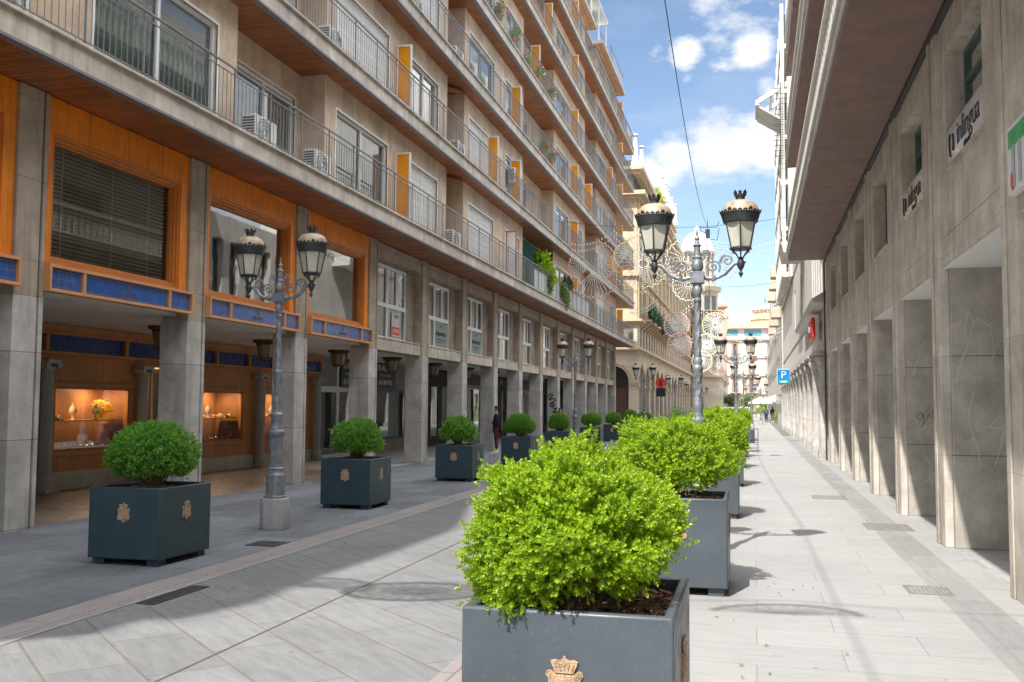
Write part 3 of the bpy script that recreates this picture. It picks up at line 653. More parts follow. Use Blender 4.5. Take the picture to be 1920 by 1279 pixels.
# ---- white framed shop with navy window beyond
S2=thing('white_shopfront',(XS,31,0),'plain shopfront with a white framed door, louvred top and a navy display window','shopfront')
lv=MB()
z=2.26
while z<3.18: lv.box(XS-.03,XS+.02,27.6,29.0,z,z+.045).box(XS-.03,XS+.02,34.2,36.6,z,z+.045); z+=.075
lv.box(XS-.06,XS-.03,27.6,36.6,2.2,3.2); lv.build('louvre_panel',MAT('louvre_paint',(.36,.34,.30),.5,fine=0),S2,smooth=0)
fr=MB()
frame_rect(fr,XS+.03,27.6,29.05,0,2.2,.12,.08); frame_rect(fr,XS+.03,29.05,31.0,0,2.2,.10,.08); fr.box(XS-.05,XS+.035,27.6,31.0,2.1,2.26).box(XS-.05,XS+.035,28.95,29.08,2.26,3.2)
w2=fr.build('white_frame',mt['white_paint'],S2,bev=.005)
MB().quad((XS,27.6,0),(XS,31,0),(XS,31,2.2),(XS,27.6,2.2)).build('pane',mt['glass_dk'],w2,smooth=0)
MB().box(XS-2.2,XS-2.15,27.5,36.6,0,3.2).box(XS-2.15,XS-.1,36.55,36.6,0,3.2).build('shop_interior',mt['room'],S2,smooth=0)
fr=MB(); frame_rect(fr,XS+.04,31.1,35.4,.42,2.25,.10,.1); nv_=fr.build('navy_window_frame',MAT('navy_paint',(.03,.07,.12),.4),S2,bev=.005)
MB().quad((XS,31.1,.45),(XS,35.4,.45),(XS,35.4,2.2),(XS,31.1,2.2)).build('pane',mt['glass_dk'],nv_,smooth=0)
MB().box(XS-.1,XS+.03,31.0,36.6,0,.42).box(XS-.1,XS+.02,35.4,36.6,.42,2.2).build('plinth',MAT('ribbed_plinth',(.33,.27,.20),.7,joint=[(1,.16,.02,0,.5)]),S2,smooth=0)
l=bpy.data.lights.new('shop_lamp','AREA'); l.energy=22; l.color=(.9,1,.95); l.size=.8; o=bpy.data.objects.new('shop_lamp',l); COL.objects.link(o); o.location=(XS-1.0,33.2,2.9)
# rental posters with the phone number
def text_obj(name,body,size,loc,rot,m,parent=None,ext=.002,align='CENTER',bold=False,sx=1):
    cu=bpy.data.curves.new(name,'FONT'); cu.body=body; cu.size=size; cu.extrude=ext; cu.align_x=align; cu.align_y='CENTER'
    if bold: cu.offset=size*.018
    o=bpy.data.objects.new(name,cu); COL.objects.link(o); bpy.context.view_layer.update()
    dg=bpy.context.evaluated_depsgraph_get(); me=bpy.data.meshes.new_from_object(o.evaluated_get(dg)); COL.objects.unlink(o); bpy.data.objects.remove(o)
    mo=bpy.data.objects.new(name,me); me.materials.clear(); me.materials.append(m); COL.objects.link(mo)
    mo.rotation_euler=rot; mo.scale=(sx,1,1)
    if parent: mo.parent=parent; mo.location=V(loc)-parent_world(parent)
    else: mo.location=loc
    return mo
ROTL=(RAD(90),0,RAD(90))   # faces +X (street side of the west wall)
ROTR=(RAD(90),0,RAD(-90))  # faces -X
pbl=[(30.05,2.69,1.7,'dark poster with a phone number above the white framed door'),(33.1,2.74,2.0,'dark poster with a phone number over the navy window')]
for y,z,wd_,lab in pbl:
    po=MB().box(XS+.04,XS+.05,y-wd_/2,y+wd_/2,z-.45,z+.5).build('rental_poster',MAT('poster_dark',(.02,.035,.035),.4,fine=0),loc=(XS+.045,y,z-.45)); tag(po,lab,'poster','rental posters above the shops')
    po2=po
    text_obj('lettering','SE ALQUILA',.27,(XS+.056,y,z+.27),ROTL,mt['white'],po2,bold=True,sx=1.0)
    text_obj('lettering','Locales comerciales',.13,(XS+.056,y,z+.02),ROTL,MAT('yellow_letter',(.6,.6,.05),.5,fine=0),po2,bold=True)
    text_obj('lettering','610 084 962',.26,(XS+.056,y,z-.25),ROTL,mt['white'],po2,bold=True)
# ---- further shopfronts under the arcade
R_=random.Random(11)
y=36.6; specs=[(36.6,41.0,'black'),(41.0,48.5,'pale'),(48.5,52,'darkf'),(52,58,'pale'),(58,63,'black'),(63,67.2,'darkf')]
labs=['black-clad shopfront with a dark open doorway beside the ribbed plinth','cream shopfront with tall bright panes behind the man in the jacket','dark shopfront with white letters on a black fascia','pale shopfront with tall narrow panes halfway down the arcade','black shopfront with a narrow lit doorway deep in the arcade','last dark shopfront before the end of the arcade']
for (a,bq,kd),lab in zip(specs,labs):
    s_=thing('arcade_shopfront',(XS,(a+bq)/2,0),lab,'shopfront','shops along the arcade')
    base=mt['black'] if kd!='pale' else MAT('pale_shop',(.42,.39,.31),.5)
    w_=MB(); n=3; L=(bq-a)/n; hs=[(a+i*L+.25,a+(i+1)*L-.12,.35,2.5) for i in range(n)]
    wall_holes(w_,XS-.1,XS,a,bq,0,3.2,hs); w_.build('shop_wall',base,s_,smooth=0)
    MB().box(XS,XS+.08,a,bq,2.65,3.12).build('fascia',mt['black'] if kd!='pale' else mt['iron_dk'],s_,bev=.004)
    for h in hs:
        fr=MB(); frame_rect(fr,XS+.02,h[0],h[1],h[2],h[3],.05,.06); ff=fr.build('shop_window',mt['white_paint'] if kd=='pale' else mt['iron_dk'],s_,smooth=0)
        MB().quad((XS-.02,h[0],h[2]),(XS-.02,h[1],h[2]),(XS-.02,h[1],h[3]),(XS-.02,h[0],h[3])).build('pane',mt['glass_mir'] if kd=='pale' else mt['glass_dk'],ff,smooth=0)
    MB().box(XS-1.5,XS-1.45,a,bq,0,3.2).build('shop_interior',mt['room'],s_,smooth=0)
    if kd=='darkf': text_obj('lettering','FF',.4,(XS+.085,a+1.2,2.9),ROTL,mt['white'],s_)
# ---- hanging arcade lanterns
L0=thing('ceiling_lantern',(-11.2,20.77,3.2),'','ceiling lantern','brass lanterns under the arcade ceiling')
c=(-11.2,20.77,0)
fr=MB().lathe([(.02,3.2),(.33,3.19),(.33,3.14),(.26,3.12),(.24,3.08)],c,8).lathe([(.17,2.78),(.17,2.75),(.02,2.74)],c,8)
for k in range(8):
    a=2*math.pi*k/8; fr.tube([(c[0]+.24*math.cos(a),c[1]+.24*math.sin(a),3.09),(c[0]+.17*math.cos(a),c[1]+.17*math.sin(a),2.77)],.012,4)
    fr.tube([(c[0]+.13*math.cos(a),c[1]+.13*math.sin(a),2.75),(c[0]+.13*math.cos(a),c[1]+.13*math.sin(a),2.68)],.008,4)
fr.build('frame',MAT('dark_brass',(.10,.055,.02),.35,metal=.6,fine=0),L0)
MB().lathe([(.225,3.08),(.165,2.79)],c,8).build('lantern_glass',MAT('amber_glass',(.30,.24,.14),.2,fine=0,emit=((1,.7,.3),.0)),L0)
L0['label']='brass lantern under the arcade ceiling before the second pier'
for i,(y,lab) in enumerate([(24.9,'brass lantern hanging by the white fluted column'),(28.95,'brass lantern in front of the louvred white shopfront'),(33.1,'brass lantern hiding part of the phone number poster'),(37.2,'brass lantern before the black-clad doorway'),(41.3,'small brass lantern sixth along the arcade'),(45.3,'small brass lantern seventh along the arcade'),(49.4,'small brass lantern eighth along the arcade'),(53.4,'small brass lantern ninth along the arcade'),(57.4,'small brass lantern farthest under the arcade'),(16.7,'brass lantern nearest, half hidden by the second pier')]):
    dup(L0,(-11.2,y,3.2),lab)
# for sale / clinic notices in the first white windows
nt_=MB().box(-9.735,-9.728,far(3)+1.75,far(3)+2.35,3.6,4.25).build('window_notice',MAT('pale_notice',(.62,.62,.55),.6,fine=0),loc=(-9.73,far(3)+2,3.6)); tag(nt_,'pale for-sale notice with a red phone strip in the first white window','notice')
MB().box(-9.727,-9.722,far(3)+1.78,far(3)+2.32,3.64,3.86).build('red_strip',mt['red'],nt_,smooth=0)
text_obj('lettering','670 865',.14,(-9.719,far(3)+2.05,3.75),ROTL,mt['white'],nt_)
text_obj('lettering','VENDE',.12,(-9.724,far(3)+2.1,4.15),ROTL,mt['awning_green'],nt_)
for i,n in enumerate((4,5)):
    nn_=MB().box(-9.735,-9.73,far(n)+1.4,far(n)+2.7,3.55,4.3).build('frosted_notice',MAT('frost%d'%i,(.22,.30,.25),.5,fine=0),loc=(-9.73,far(n)+2,3.55)); tag(nn_,['frosted clinic notice with dark lettering in the second white window','frosted clinic notice with two text lines in the third white window'][i],'notice','clinic notices in the windows')
    text_obj('lettering','intermesa',.24,(-9.722,far(n)+2.05,3.97),ROTL,mt['ink'],nn_)
    nn2=MB()
    for q,(dy,dz) in enumerate(((.0,.22),(.12,.25),(.22,.3))): nn2.ball((-9.725,far(n)+2.0+dy,3.97+dz),.004,.03,.03,8,6)
    nn2.box(-9.728,-9.724,far(n)+1.7,far(n)+2.5,3.76,3.79).box(-9.728,-9.724,far(n)+1.7,far(n)+2.3,3.68,3.70)
    nn2.build('emblem',mt['ink'],nn_)
# air conditioners on the balconies
def aircon(x,y,z,lab,first=[None]):
    if first[0] is None:
        T=thing('air_conditioner',(x,y,z),lab,'air conditioner','air conditioning units on the balconies')
        MB().box(x-.14,x+.14,y-.4,y+.4,z+.05,z+.6).box(x-.12,x+.12,y-.35,y-.3,z,z+.05).box(x-.12,x+.12,y+.3,y+.35,z,z+.05).build('casing',mt['white_paint'],T,bev=.015)
        g=MB()
        for i in range(9): g.box(x-.12,x+.12,y-.407,y-.402,z+.1+i*.052,z+.125+i*.052)
        for rr_ in (.07,.13,.19,.24): g.tube([(x+.145,y-.08+rr_*math.cos(a),z+.33+rr_*math.sin(a)) for a in [2*math.pi*k/20 for k in range(21)]],.006,4)
        g.build('fan_grille',mt['iron_dk'],T); first[0]=T; return T
    return dup(first[0],(x,y,z),lab)
fl=lambda k:ZS+HS*k+.385
aircon(-8.85,15.95,fl(0),'air conditioner on the first balcony before the recessed window')
aircon(-8.85,18.4,fl(0),'air conditioner low behind the first balcony rail beside the projecting wall')
aircon(-8.85,27.8,fl(0),'air conditioner on lowest balcony between two projecting walls')
aircon(-8.85,19.0,fl(1),'air conditioner on the second balcony near the picture top')
aircon(-8.85,28.2,fl(1),'air conditioner with round fan on the second balcony recess')
aircon(-8.85,27.9,fl(2),'pale air conditioner on the third balcony recess')
aircon(-8.85,24.2,fl(2),'pale air conditioner on the third balcony near a tall window')
aircon(-8.85,35.4,fl(1)+.9,'air conditioner mounted high beside an amber screen')
rr.build('roof_railing',mt['rail'],A,smooth=0)
# =================================================================== grey office block across the footway
Bd=thing('office_building',(6,16,0),'grey stone office block with deep square piers, small recessed windows and a brown canopy soffit','building')
XR0=2.26; ZC=6.52
nearR=lambda n:9.20+3.67*n   # near face of pier n
YE=32.9
MB().box(7.0,16,-12,YE,0,15.8).box(3.4,7.0,-12,YE,6.4,15.8).build('building_core',mt['conc'],Bd,smooth=0)
MB().box(2.30,7.0,-12,YE,3.435,3.455).box(2.62,7.0,-12,YE,3.47,3.6).build('arcade_ceiling',mt['white_ceiling'],Bd,smooth=0)
MB().box(6.7,6.95,-12,YE,0,3.47).build('arcade_back_wall',mt['whitewall'],Bd,smooth=0)
for n in range(-5,7):
    y0=nearR(n); y1=y0+.60
    if y1>YE: break
    p=MB().box(2.36,3.05,y0,y1,0,3.465,1)
    p.box(2.255,2.36,y0+.06,y1,0,ZC-.01,0).box(2.235,2.255,y1-.2,y1-.06,0,ZC-.01,0)
    p.build('square_pier',[mt['conc'],mt['conc_face']],Bd,bev=.008)
for n in range(-5,7):
    y0=nearR(n)+.60; y1=nearR(n+1)+.06
    if y1>YE: y1=YE
    h=(y0+.75,y1-.42,4.58,6.04)
    m=MB(); wall_holes(m,2.29,2.62,y0,y1,3.81,ZC,[h]); m.build('window_wall',mt['conc'],Bd,smooth=0)
    MB().box(2.285,2.62,y0,y1,3.46,3.80).build('lintel_beam',mt['conc'],Bd,bev=.005)
    MB().box(2.26,2.5,h[0]-.03,h[1]+.03,4.545,4.58).build('sill',mt['slab'],Bd,bev=.004)
    fr=MB(); X=2.55
    fr.box(X-.04,X+.02,h[0],h[1],h[3]-.07,h[3]).box(X-.04,X+.02,h[0],h[1],h[2],h[2]+.06).box(X-.04,X+.02,h[0],h[0]+.07,h[2]+.06,h[3]-.07).box(X-.04,X+.02,h[1]-.07,h[1],h[2]+.06,h[3]-.07)
    fr.box(X-.035,X+.02,(h[0]+h[1])/2-.04,(h[0]+h[1])/2+.04,h[2]+.06,h[3]-.07).box(X-.035,X+.02,h[0]+.07,h[1]-.07,5.62,5.68)
    wf=fr.build('window',mt['green_frame'],Bd,smooth=0)
    MB().quad((X,h[0],h[2]),(X,h[1],h[2]),(X,h[1],h[3]),(X,h[0],h[3])).build('pane',mt['glass_mir'],wf,smooth=0)
    MB().box(3.1,3.12,y0,y1,3.7,6.5).build('room_back',mt['room'],Bd,smooth=0)
MB().box(2.22,2.27,YE-.02,YE+.06,0,6.5).build('drain_pipe',mt['iron_dk'],Bd)
for k in range(3):
    z=ZC+3.1*k
    s=MB().box(1.13,3.4,-12,YE,z,z+.12,0).box(1.10,1.2,-12.02,YE+.03,z+.12,z+.30,1).box(1.06,1.14,-12.03,YE+.05,z+.30,z+.37,1).box(1.2,3.4,-12,YE,z+.12,z+.28,1)
    s.build('balcony_canopy',[mt['brown_soffit'],mt['whitewall']],Bd,bev=.005)
    pr=MB(); 
    y=-12.
    while y<YE: pr.box(1.13,1.17,y,y+.16,z+.37,z+1.15); y+=.30
    pr.box(1.08,1.2,-12,YE,z+1.15,z+1.25)
    pr.build('balustrade',mt['whitewall'],Bd,smooth=0)
    w=MB(); hs=[(y_,y_+2.0,z+.4,z+2.4) for y_ in [-10+3.67*i for i in range(11)]]
    wall_holes(w,2.6,2.75,-12,YE,z+.28,z+3.1,hs); w.build('upper_wall',mt['whitewall'],Bd,smooth=0)
    g=MB()
    for h in hs: g.box(2.68,2.72,h[0],h[1],h[2],h[3])
    g.build('window_band',mt['win_dark'],Bd,smooth=0)
MB().box(2.215,2.30,9.84,YE,6.44,6.515).build('soffit_cable',mt['iron_dk'],Bd,smooth=0)
# pale scratches on the marble pier faces
R_=random.Random(3)
def veins(n,paths,lab):
    y=nearR(n)-.0015; g=MB()
    for pth in paths:
        for (a,bq) in zip(pth,pth[1:]):
            a=V((2.36+a[0],y,a[1])); b_=V((2.36+bq[0],y,bq[1])); d=(b_-a).normalized(); s=V((d.z,0,-d.x))*.0055
            g.add([a-s,b_-s,b_+s,a+s],[(0,1,2,3)])
    return g
veins(1,[[(.05,2.05),(.12,2.3),(.2,2.5),(.26,2.75),(.32,2.8),(.45,2.7),(.5,2.4),(.42,2.2)],[(.26,2.75),(.2,2.9),(.15,2.6)],[(.25,1.9),(.18,1.65),(.2,1.45),(.28,1.2),(.3,.98)],[(.55,1.62),(.4,1.48),(.26,1.42)],[(.6,1.55),(.52,1.2),(.46,1.0)],[(.4,1.48),(.55,1.46)]],'').build('marble_vein',MAT('vein',(.60,.60,.54),.5,fine=0),Bd,smooth=0)
veins(2,[[(.1,2.2),(.2,2.6),(.38,2.9)],[(.2,1.0),(.35,.8),(.5,.92)],[(.1,.6),(.22,.5),(.4,.7)]],'').build('marble_vein',MAT('vein2',(.56,.56,.5),.5,fine=0),Bd,smooth=0)
# scribbled tags
def scribble(name,y,x0,z0,pts,s,lab,r_=.006,plane='y'):
    P=[(x0+a*s,y,z0+b_*s) for a,b_ in pts]
    # smooth by subdivision
    Q=[]
    for i in range(len(P)-1):
        for t_ in (0,.25,.5,.75):
            p0=V(P[max(i-1,0)]);p1=V(P[i]);p2=V(P[i+1]);p3=V(P[min(i+2,len(P)-1)])
            Q.append(.5*((2*p1)+(p2-p0)*t_+(2*p0-5*p1+4*p2-p3)*t_**2+(3*p1-p0-3*p2+p3)*t_**3))
    Q.append(V(P[-1]))
    g=MB()
    for a,b_ in zip(Q,Q[1:]):
        d=(b_-a)
        if d.length<1e-6: continue
        d.normalize(); sv=V((d.z,0,-d.x))*r_
        g.add([a-sv,b_-sv,b_+sv,a+sv],[(0,1,2,3)])
    o=g.build(name,mt['ink'],smooth=0,loc=(x0,y,z0)); return tag(o,lab,'graffiti')
scribble('graffiti_tag',nearR(2)-.003,2.60,1.52,[(.0,.3),(-.2,.35),(-.3,.1),(-.1,0),(0,.3),(0,-.2),(-.15,-.4),(.1,-.1),(.3,.3),(.35,.1),(.5,.1),(.45,.35),(.6,.4),(.65,.1),(.8,.2),(.9,.45),(1.0,.1),(1.2,.3),(1.2,.05),(1.3,-.1),(.8,-.15),(.6,-.3),(1.3,-.2)],.30,'small black scribbled tag on the third grey marble pier',.004)
scribble('graffiti_tag',near(9)-.003,-9.93,2.1,[(0,.0),(.2,.3),(.5,.3),(.3,0),(.1,-.2),(.6,-.1),(.8,-.3),(.4,-.5),(.2,-.8),(.5,-.9),(.7,-.7),(.4,-.5),(.6,-1.1),(.9,-1.0),(.7,-1.3),(.5,-1.5),(1.0,-1.4),(.8,-1.7),(1.1,-1.9),(.7,-2.1),(1.2,-2.2)],.5,'big black graffiti letters on a shaded arcade pier behind the lamp',.03)
# signs on the grey block
def inl(n,lab):
    y0=nearR(n)+.60+.77; y1=nearR(n+1)+.06-.44
    o=MB().box(2.30,2.32,y0,y1,4.60,5.05).build('window_sign',MAT('acrylic%d'%n,(.66,.66,.67),.12,fine=0,var=.03,coat=.5),loc=(2.31,(y0+y1)/2,4.6),bev=.003); tag(o,lab,'sign','language school signs')
    L=y1-y0
    text_obj('lettering','inlingua',.44*(L/2.16),(2.297,y0+L*.40,4.86),ROTR,mt['ink'],o)
    text_obj('lettering','idiomas',.11,(2.297,y0+L*.42,4.66),ROTR,mt['ink'],o)
    g=MB(); yc=y1-L*.15
    for s_,r0 in ((1,.15),(-1,.11)):
        for k in range(7):
            a=math.pi*(.15+.7*k/6); b2=math.pi*(.15+.7*(k+1)/6)
            if k<6: g.tube([(2.296,yc+s_*.05+s_*r0*.5*math.sin(a),4.83+r0*math.cos(a)),(2.296,yc+s_*.05+s_*r0*.5*math.sin(b2),4.83+r0*math.cos(b2))],.014,4)
    g.build('emblem',mt['ink'],o,smooth=0)
inl(0,'white window sign with black lettering in the nearest recessed window'); inl(1,'white window sign with black lettering one window farther along')
fo=MB().box(2.17,2.23,7.2,9.15,3.55,4.14).build('shop_banner',mt['white'],loc=(2.2,8.2,3.55)); tag(fo,'framed banner in green, white and red cut by the picture edge','banner')
MB().box(2.165,2.169,7.25,9.10,3.95,4.10).build('green_field',MAT('banner_green',(.05,.42,.12),.5,var=.3,scale=6,fine=0),fo,smooth=0)
bb=MB()
for i in range(9): bb.box(2.162,2.166,7.3+i*.2,7.38+i*.2,3.60,3.95)
bb.build('grey_stripe',MAT('banner_grey',(.42,.42,.5),.5,fine=0),fo,smooth=0)
MB().ball((2.165,8.98,3.66),.004,.07,.09,14,10).build('red_field',mt['red'],fo)
# =================================================================== planters
def crest(o,u,v,w,s,parent):
    m=MB()
    o=V(o);u=V(u)*s;v=V(v)*s;w=V(w)*s
    body=[(-.36,.34),(-.44,.30),(-.47,.22),(-.40,.12),(-.40,-.10),(-.46,-.28),(-.44,-.42),(-.30,-.50),(-.14,-.50),(-.08,-.60),(0,-.66),(.08,-.60),(.14,-.50),(.30,-.50),(.44,-.42),(.46,-.28),(.40,-.10),(.40,.12),(.47,.22),(.44,.30),(.36,.34),(.24,.26),(-.24,.26)]
    m.prism(body,o,u,v,w*.05)
    m.prism([(-.29,.24),(-.30,-.25),(-.22,-.38),(0,-.46),(.22,-.38),(.30,-.25),(.29,.24)],o+w*.05,u,v,w*.03)
    crown=[(-.22,.26),(-.30,.44),(-.34,.56),(-.24,.60),(-.12,.58),(-.05,.62),(0,.72),(.05,.62),(.12,.58),(.24,.60),(.34,.56),(.30,.44),(.22,.26)]
    m.prism(crown,o+w*.02,u,v,w*.05)
    for a in (-.2,-.1,0,.1,.2):
        m.tube([o+w*.08+u*a*.8+v*.30,o+w*.09+u*a*1.25+v*.50],.012*s,5)
    m.tube([o+w*.08+u*-.22+v*.29,o+w*.08+u*.22+v*.29],.018*s,5)
    p=lambda a,b_:o+w*.075+u*a+v*b_
    # raised rim, quartering and scrolls
    rim=[(-.26,.20),(-.27,-.22),(-.2,-.34),(0,-.42),(.2,-.34),(.27,-.22),(.26,.20),(-.26,.20)]
    m.tube([p(*q) for q in rim],.016*s,5)
    m.tube([p(-.26,-.02),p(.26,-.02)],.01*s,4); m.tube([p(0,.2),p(0,-.02)],.01*s,4)
    for sx in (-1,1):
        m.tube([o+w*.06+u*sx*(.385+.05*math.cos(a))+v*(.25+.06*math.sin(a)) for a in [k*.5 for k in range(13)]],.012*s,4)
        m.tube([o+w*.055+u*sx*x+v*y for x,y in ((.35,.2),(.345,-.1),(.38,-.3),(.3,-.43),(.16,-.44))],.014*s,4)
    for (x,y) in ((-.13,.09),(.13,.09),(0,-.18)):
        c=p(x,y)
        m.tube([c+u*(.055*math.cos(a))+v*(.055*math.sin(a)) for a in [k*.63 for k in range(11)]],.014*s,4)
        m.obox(c,u*.02,v*.02,w*.03)
    m.build('crest',mt['bronze'],parent,bev=0)
W,D,Hh=.87,.94,.80
def make_planter(m,lab,grp):
    T=thing('planter_box',(0,0,0),lab,'planter',grp)
    t_=.045; z0=.07; z1=z0+Hh
    b_=MB()
    b_.box(-W/2,W/2,-D/2,-D/2+t_,z0,z1).box(-W/2,W/2,D/2-t_,D/2,z0,z1).box(-W/2,-W/2+t_,-D/2+t_,D/2-t_,z0,z1).box(W/2-t_,W/2,-D/2+t_,D/2-t_,z0,z1).box(-W/2+t_,W/2-t_,-D/2+t_,D/2-t_,z0,z0+.02)
    # one welded shell instead of butted boards
    b_=MB(); x,y,xi,yi=W/2,D/2,W/2-t_,D/2-t_
    vs=[(-x,-y,z0),(x,-y,z0),(x,y,z0),(-x,y,z0),(-x,-y,z1),(x,-y,z1),(x,y,z1),(-x,y,z1),(-xi,-yi,z1),(xi,-yi,z1),(xi,yi,z1),(-xi,yi,z1),(-xi,-yi,z1-.2),(xi,-yi,z1-.2),(xi,yi,z1-.2),(-xi,yi,z1-.2)]
    b_.add(vs,[(0,3,2,1),(0,1,5,4),(1,2,6,5),(2,3,7,6),(3,0,4,7),(4,5,9,8),(5,6,10,9),(6,7,11,10),(7,4,8,11),(8,9,13,12),(9,10,14,13),(10,11,15,14),(11,8,12,15),(12,13,14,15)])
    b_.build('box',m,T,bev=.012)
    for sx in (-1,1):
        for sy in (-1,1): MB().box(sx*.33-.07,sx*.33+.07,sy*.36-.07,sy*.36+.07,0,z0).build('foot',m,T,bev=.004)
    so_=MB(); R_=random.Random(9); nx=22
    g={}
    for i in range(nx+1):
        for j in range(nx+1):
            xx=-xi+2*xi*i/nx; yy=-yi+2*yi*j/nx; d=math.hypot(xx,yy)
            g[i,j]=len(so_.v); so_.v.append((xx,yy,z1-.085+.06*max(0,1-d/.4)+.022*pnoise(V((xx*14,yy*14,3)))))
    for i in range(nx):
        for j in range(nx): so_.f.append((g[i,j],g[i+1,j],g[i+1,j+1],g[i,j+1])); so_.m.append(0)
    for i in range(420):
        xx,yy=R_.uniform(-xi+.03,xi-.03),R_.uniform(-yi+.03,yi-.03); d=math.hypot(xx,yy); zz=z1-.07+.06*max(0,1-d/.4)
        a=R_.uniform(0,6.28); L=R_.uniform(.012,.045); 
        so_.obox((xx,yy,zz+R_.uniform(-.01,.012)),(L*math.cos(a),L*math.sin(a),R_.uniform(-.012,.012)),(-L*.35*math.sin(a),L*.35*math.cos(a),R_.uniform(-.006,.006)),(0,0,.004),0)
    so_.build('bark_mulch',mt['soil'],T)
    crest((0,-D/2,.585),(1,0,0),(0,0,1),(0,-1,0),.165,T)
    crest((W/2,0,.585),(0,1,0),(0,0,1),(1,0,0),.165,T)
    return T
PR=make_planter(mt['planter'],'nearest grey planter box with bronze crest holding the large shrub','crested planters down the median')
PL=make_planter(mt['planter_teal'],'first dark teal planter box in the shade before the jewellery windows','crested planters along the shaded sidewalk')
PR.location=(-.75,3.9+D/2,0)
prY=[8.97,15.2,21.3,27.9,34.0,40.4,46.5,52.6]
wn_=['second','third','fourth','fifth','sixth','seventh','eighth','ninth']
for i,y in enumerate(prY): dup(PR,(-.68,y+D/2,0),'%s grey planter box from the viewer down the sunny median'%wn_[i])
plP=[(-6.42,9.42,RAD(-2)),(-6.48,15.2,0),(-6.52,21.2,0),(-6.62,27.4,0),(-6.75,33.9,0),(-6.65,40.4,0),(-6.7,47.2,0),(-6.7,54,0),(-6.7,61,0)]
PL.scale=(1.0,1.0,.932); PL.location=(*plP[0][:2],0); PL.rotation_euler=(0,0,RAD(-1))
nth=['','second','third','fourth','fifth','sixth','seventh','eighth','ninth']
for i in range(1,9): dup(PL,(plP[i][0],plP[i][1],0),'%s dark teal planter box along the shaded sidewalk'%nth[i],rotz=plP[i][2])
# =================================================================== shrubs
def shrub_mesh(name,mat,rx,ry,rz,seed,nsp,lsz,flat=.0,lump=.12,open_=.15,spiky=.05,droop=False):
    R_=random.Random(seed); mb=MB(); tw=MB()
    def shape(d):
        k=1+lump*2*pnoise(V((d.x*1.6+seed,d.y*1.6,d.z*1.6)))+lump*pnoise(V((d.x*4,d.y*4+seed,d.z*4)))
        p=V((d.x*rx*k,d.y*ry*k,d.z*rz*k))
        if p.z<0: p.z*=.85
        return p
    cz=rz*.98
    for i in range(nsp):
        while 1:
            d=V((R_.gauss(0,1),R_.gauss(0,1),R_.gauss(0,1)))
            if d.length>1e-3:
                d.normalize()
                if d.z>-.72: break
        t_=1-abs(R_.gauss(0,.10))-(R_.random()<.25)*R_.uniform(0,.35)
        if R_.random()<spiky: t_=1+R_.uniform(.02,.10)
        # gaps
        if pnoise(V((d.x*5+seed*3,d.y*5,d.z*5)))>.33-open_ and t_>.8: t_-=R_.uniform(.08,.25)
        p=shape(d)*max(t_,.35)+V((0,0,cz))
        if droop and d.z<-.05:
            q_=min(1,-d.z*1.8); p+=V((-.055-.05*d.x,-.05,(-.06 if d.x<.2 else -.0)))*q_
        ax=(d+V((R_.uniform(-.6,.6),R_.uniform(-.6,.6),R_.uniform(-.2,.6)))).normalized()
        L=lsz*R_.uniform(1.3,2.5); nl=R_.randint(7,10)
        o1=ax.orthogonal().normalized(); o2=ax.cross(o1)
        for j in range(nl):
            a=j*2.4+R_.random(); s=j/nl
            base=p+ax*L*s
            out=(o1*math.cos(a)+o2*math.sin(a))
            ld=(out*(1-.45*s)+ax*(.35+.7*s)).normalized()
            side=ld.cross(ax)
            if side.length<.05: side=o1
            side.normalize(); nrm=side.cross(ld).normalized()
            l=lsz*R_.uniform(.75,1.2); wd_=l*.40
            tip=base+ld*l; mid=base+ld*l*.55; cup=nrm*wd_*.35
            b0=len(mb.v)
            mb.v+= [tuple(base),tuple(mid+side*wd_+cup),tuple(tip),tuple(mid-side*wd_+cup),tuple(mid-cup*.2)]
            mb.f+= [(b0,b0+1,b0+4),(b0+1,b0+2,b0+4),(b0+2,b0+3,b0+4),(b0+3,b0,b0+4)]; mb.m+=[0]*4
    # branches
    for i in range(46):
        a=R_.uniform(0,6.28); rr_=R_.uniform(.3,.85); d=V((math.cos(a)*rr_,math.sin(a)*rr_,R_.uniform(-.35,.7)))
        e=shape(d.normalized())*.8*min(1,d.length)+V((0,0,cz)); s=V((R_.uniform(-.06,.06),R_.uniform(-.06,.06),-.05))
        m_=s.lerp(e,.5)+V((0,0,-.05)); tw.tube([s,m_,e],[.014,.009,.003],5)
        for q in range(4):
            st=s.lerp(e,R_.uniform(.4,.9)); e2=st+V((R_.uniform(-.12,.12),R_.uniform(-.12,.12),R_.uniform(0,.12))); tw.tube([st,e2],[.005,.002],4)
    return mb,tw
def make_shrub(x,y,z,lab,grp,mat,*a,**k):
    T=thing('box_shrub',(0,0,0),lab,'shrub',grp)
    mb,tw=shrub_mesh('foliage',mat,*a,**k)
    mb.build('foliage',mt[mat],T,smooth=0); tw.build('branch_work',mt['bark'],T)
    T.location=(x,y,z); return T
ZT=.80
g1='sunlit shrubs in the median planters'; g2='clipped dark shrubs in the shaded planters'
S1=make_shrub(-.80,4.34,ZT-.02,'huge lime green shrub spilling over the nearest planter',g1,'leafS',.47,.50,.36,1,10500,.0165,lump=.13,open_=.22,spiky=.03,droop=True)
S2_=make_shrub(-.80,9.45,ZT,'bright green shrub on the second median planter behind the nearest one',g1,'leafS',.58,.56,.40,2,5000,.022,lump=.13,spiky=.04)
S3=make_shrub(-.70,15.7,ZT,'bright green shrub on the third median planter',g1,'leafS',.56,.56,.42,3,2200,.033,lump=.12)
for i,y in enumerate(prY[2:]):
    src=(S3,S2_,S3)[i%3]
    dup(src,(-.70,y+.47,ZT),'%s lime shrub down the row, seen over the nearer ones'%wn_[i+2],rotz=1.3*i+.7,scale=.95)
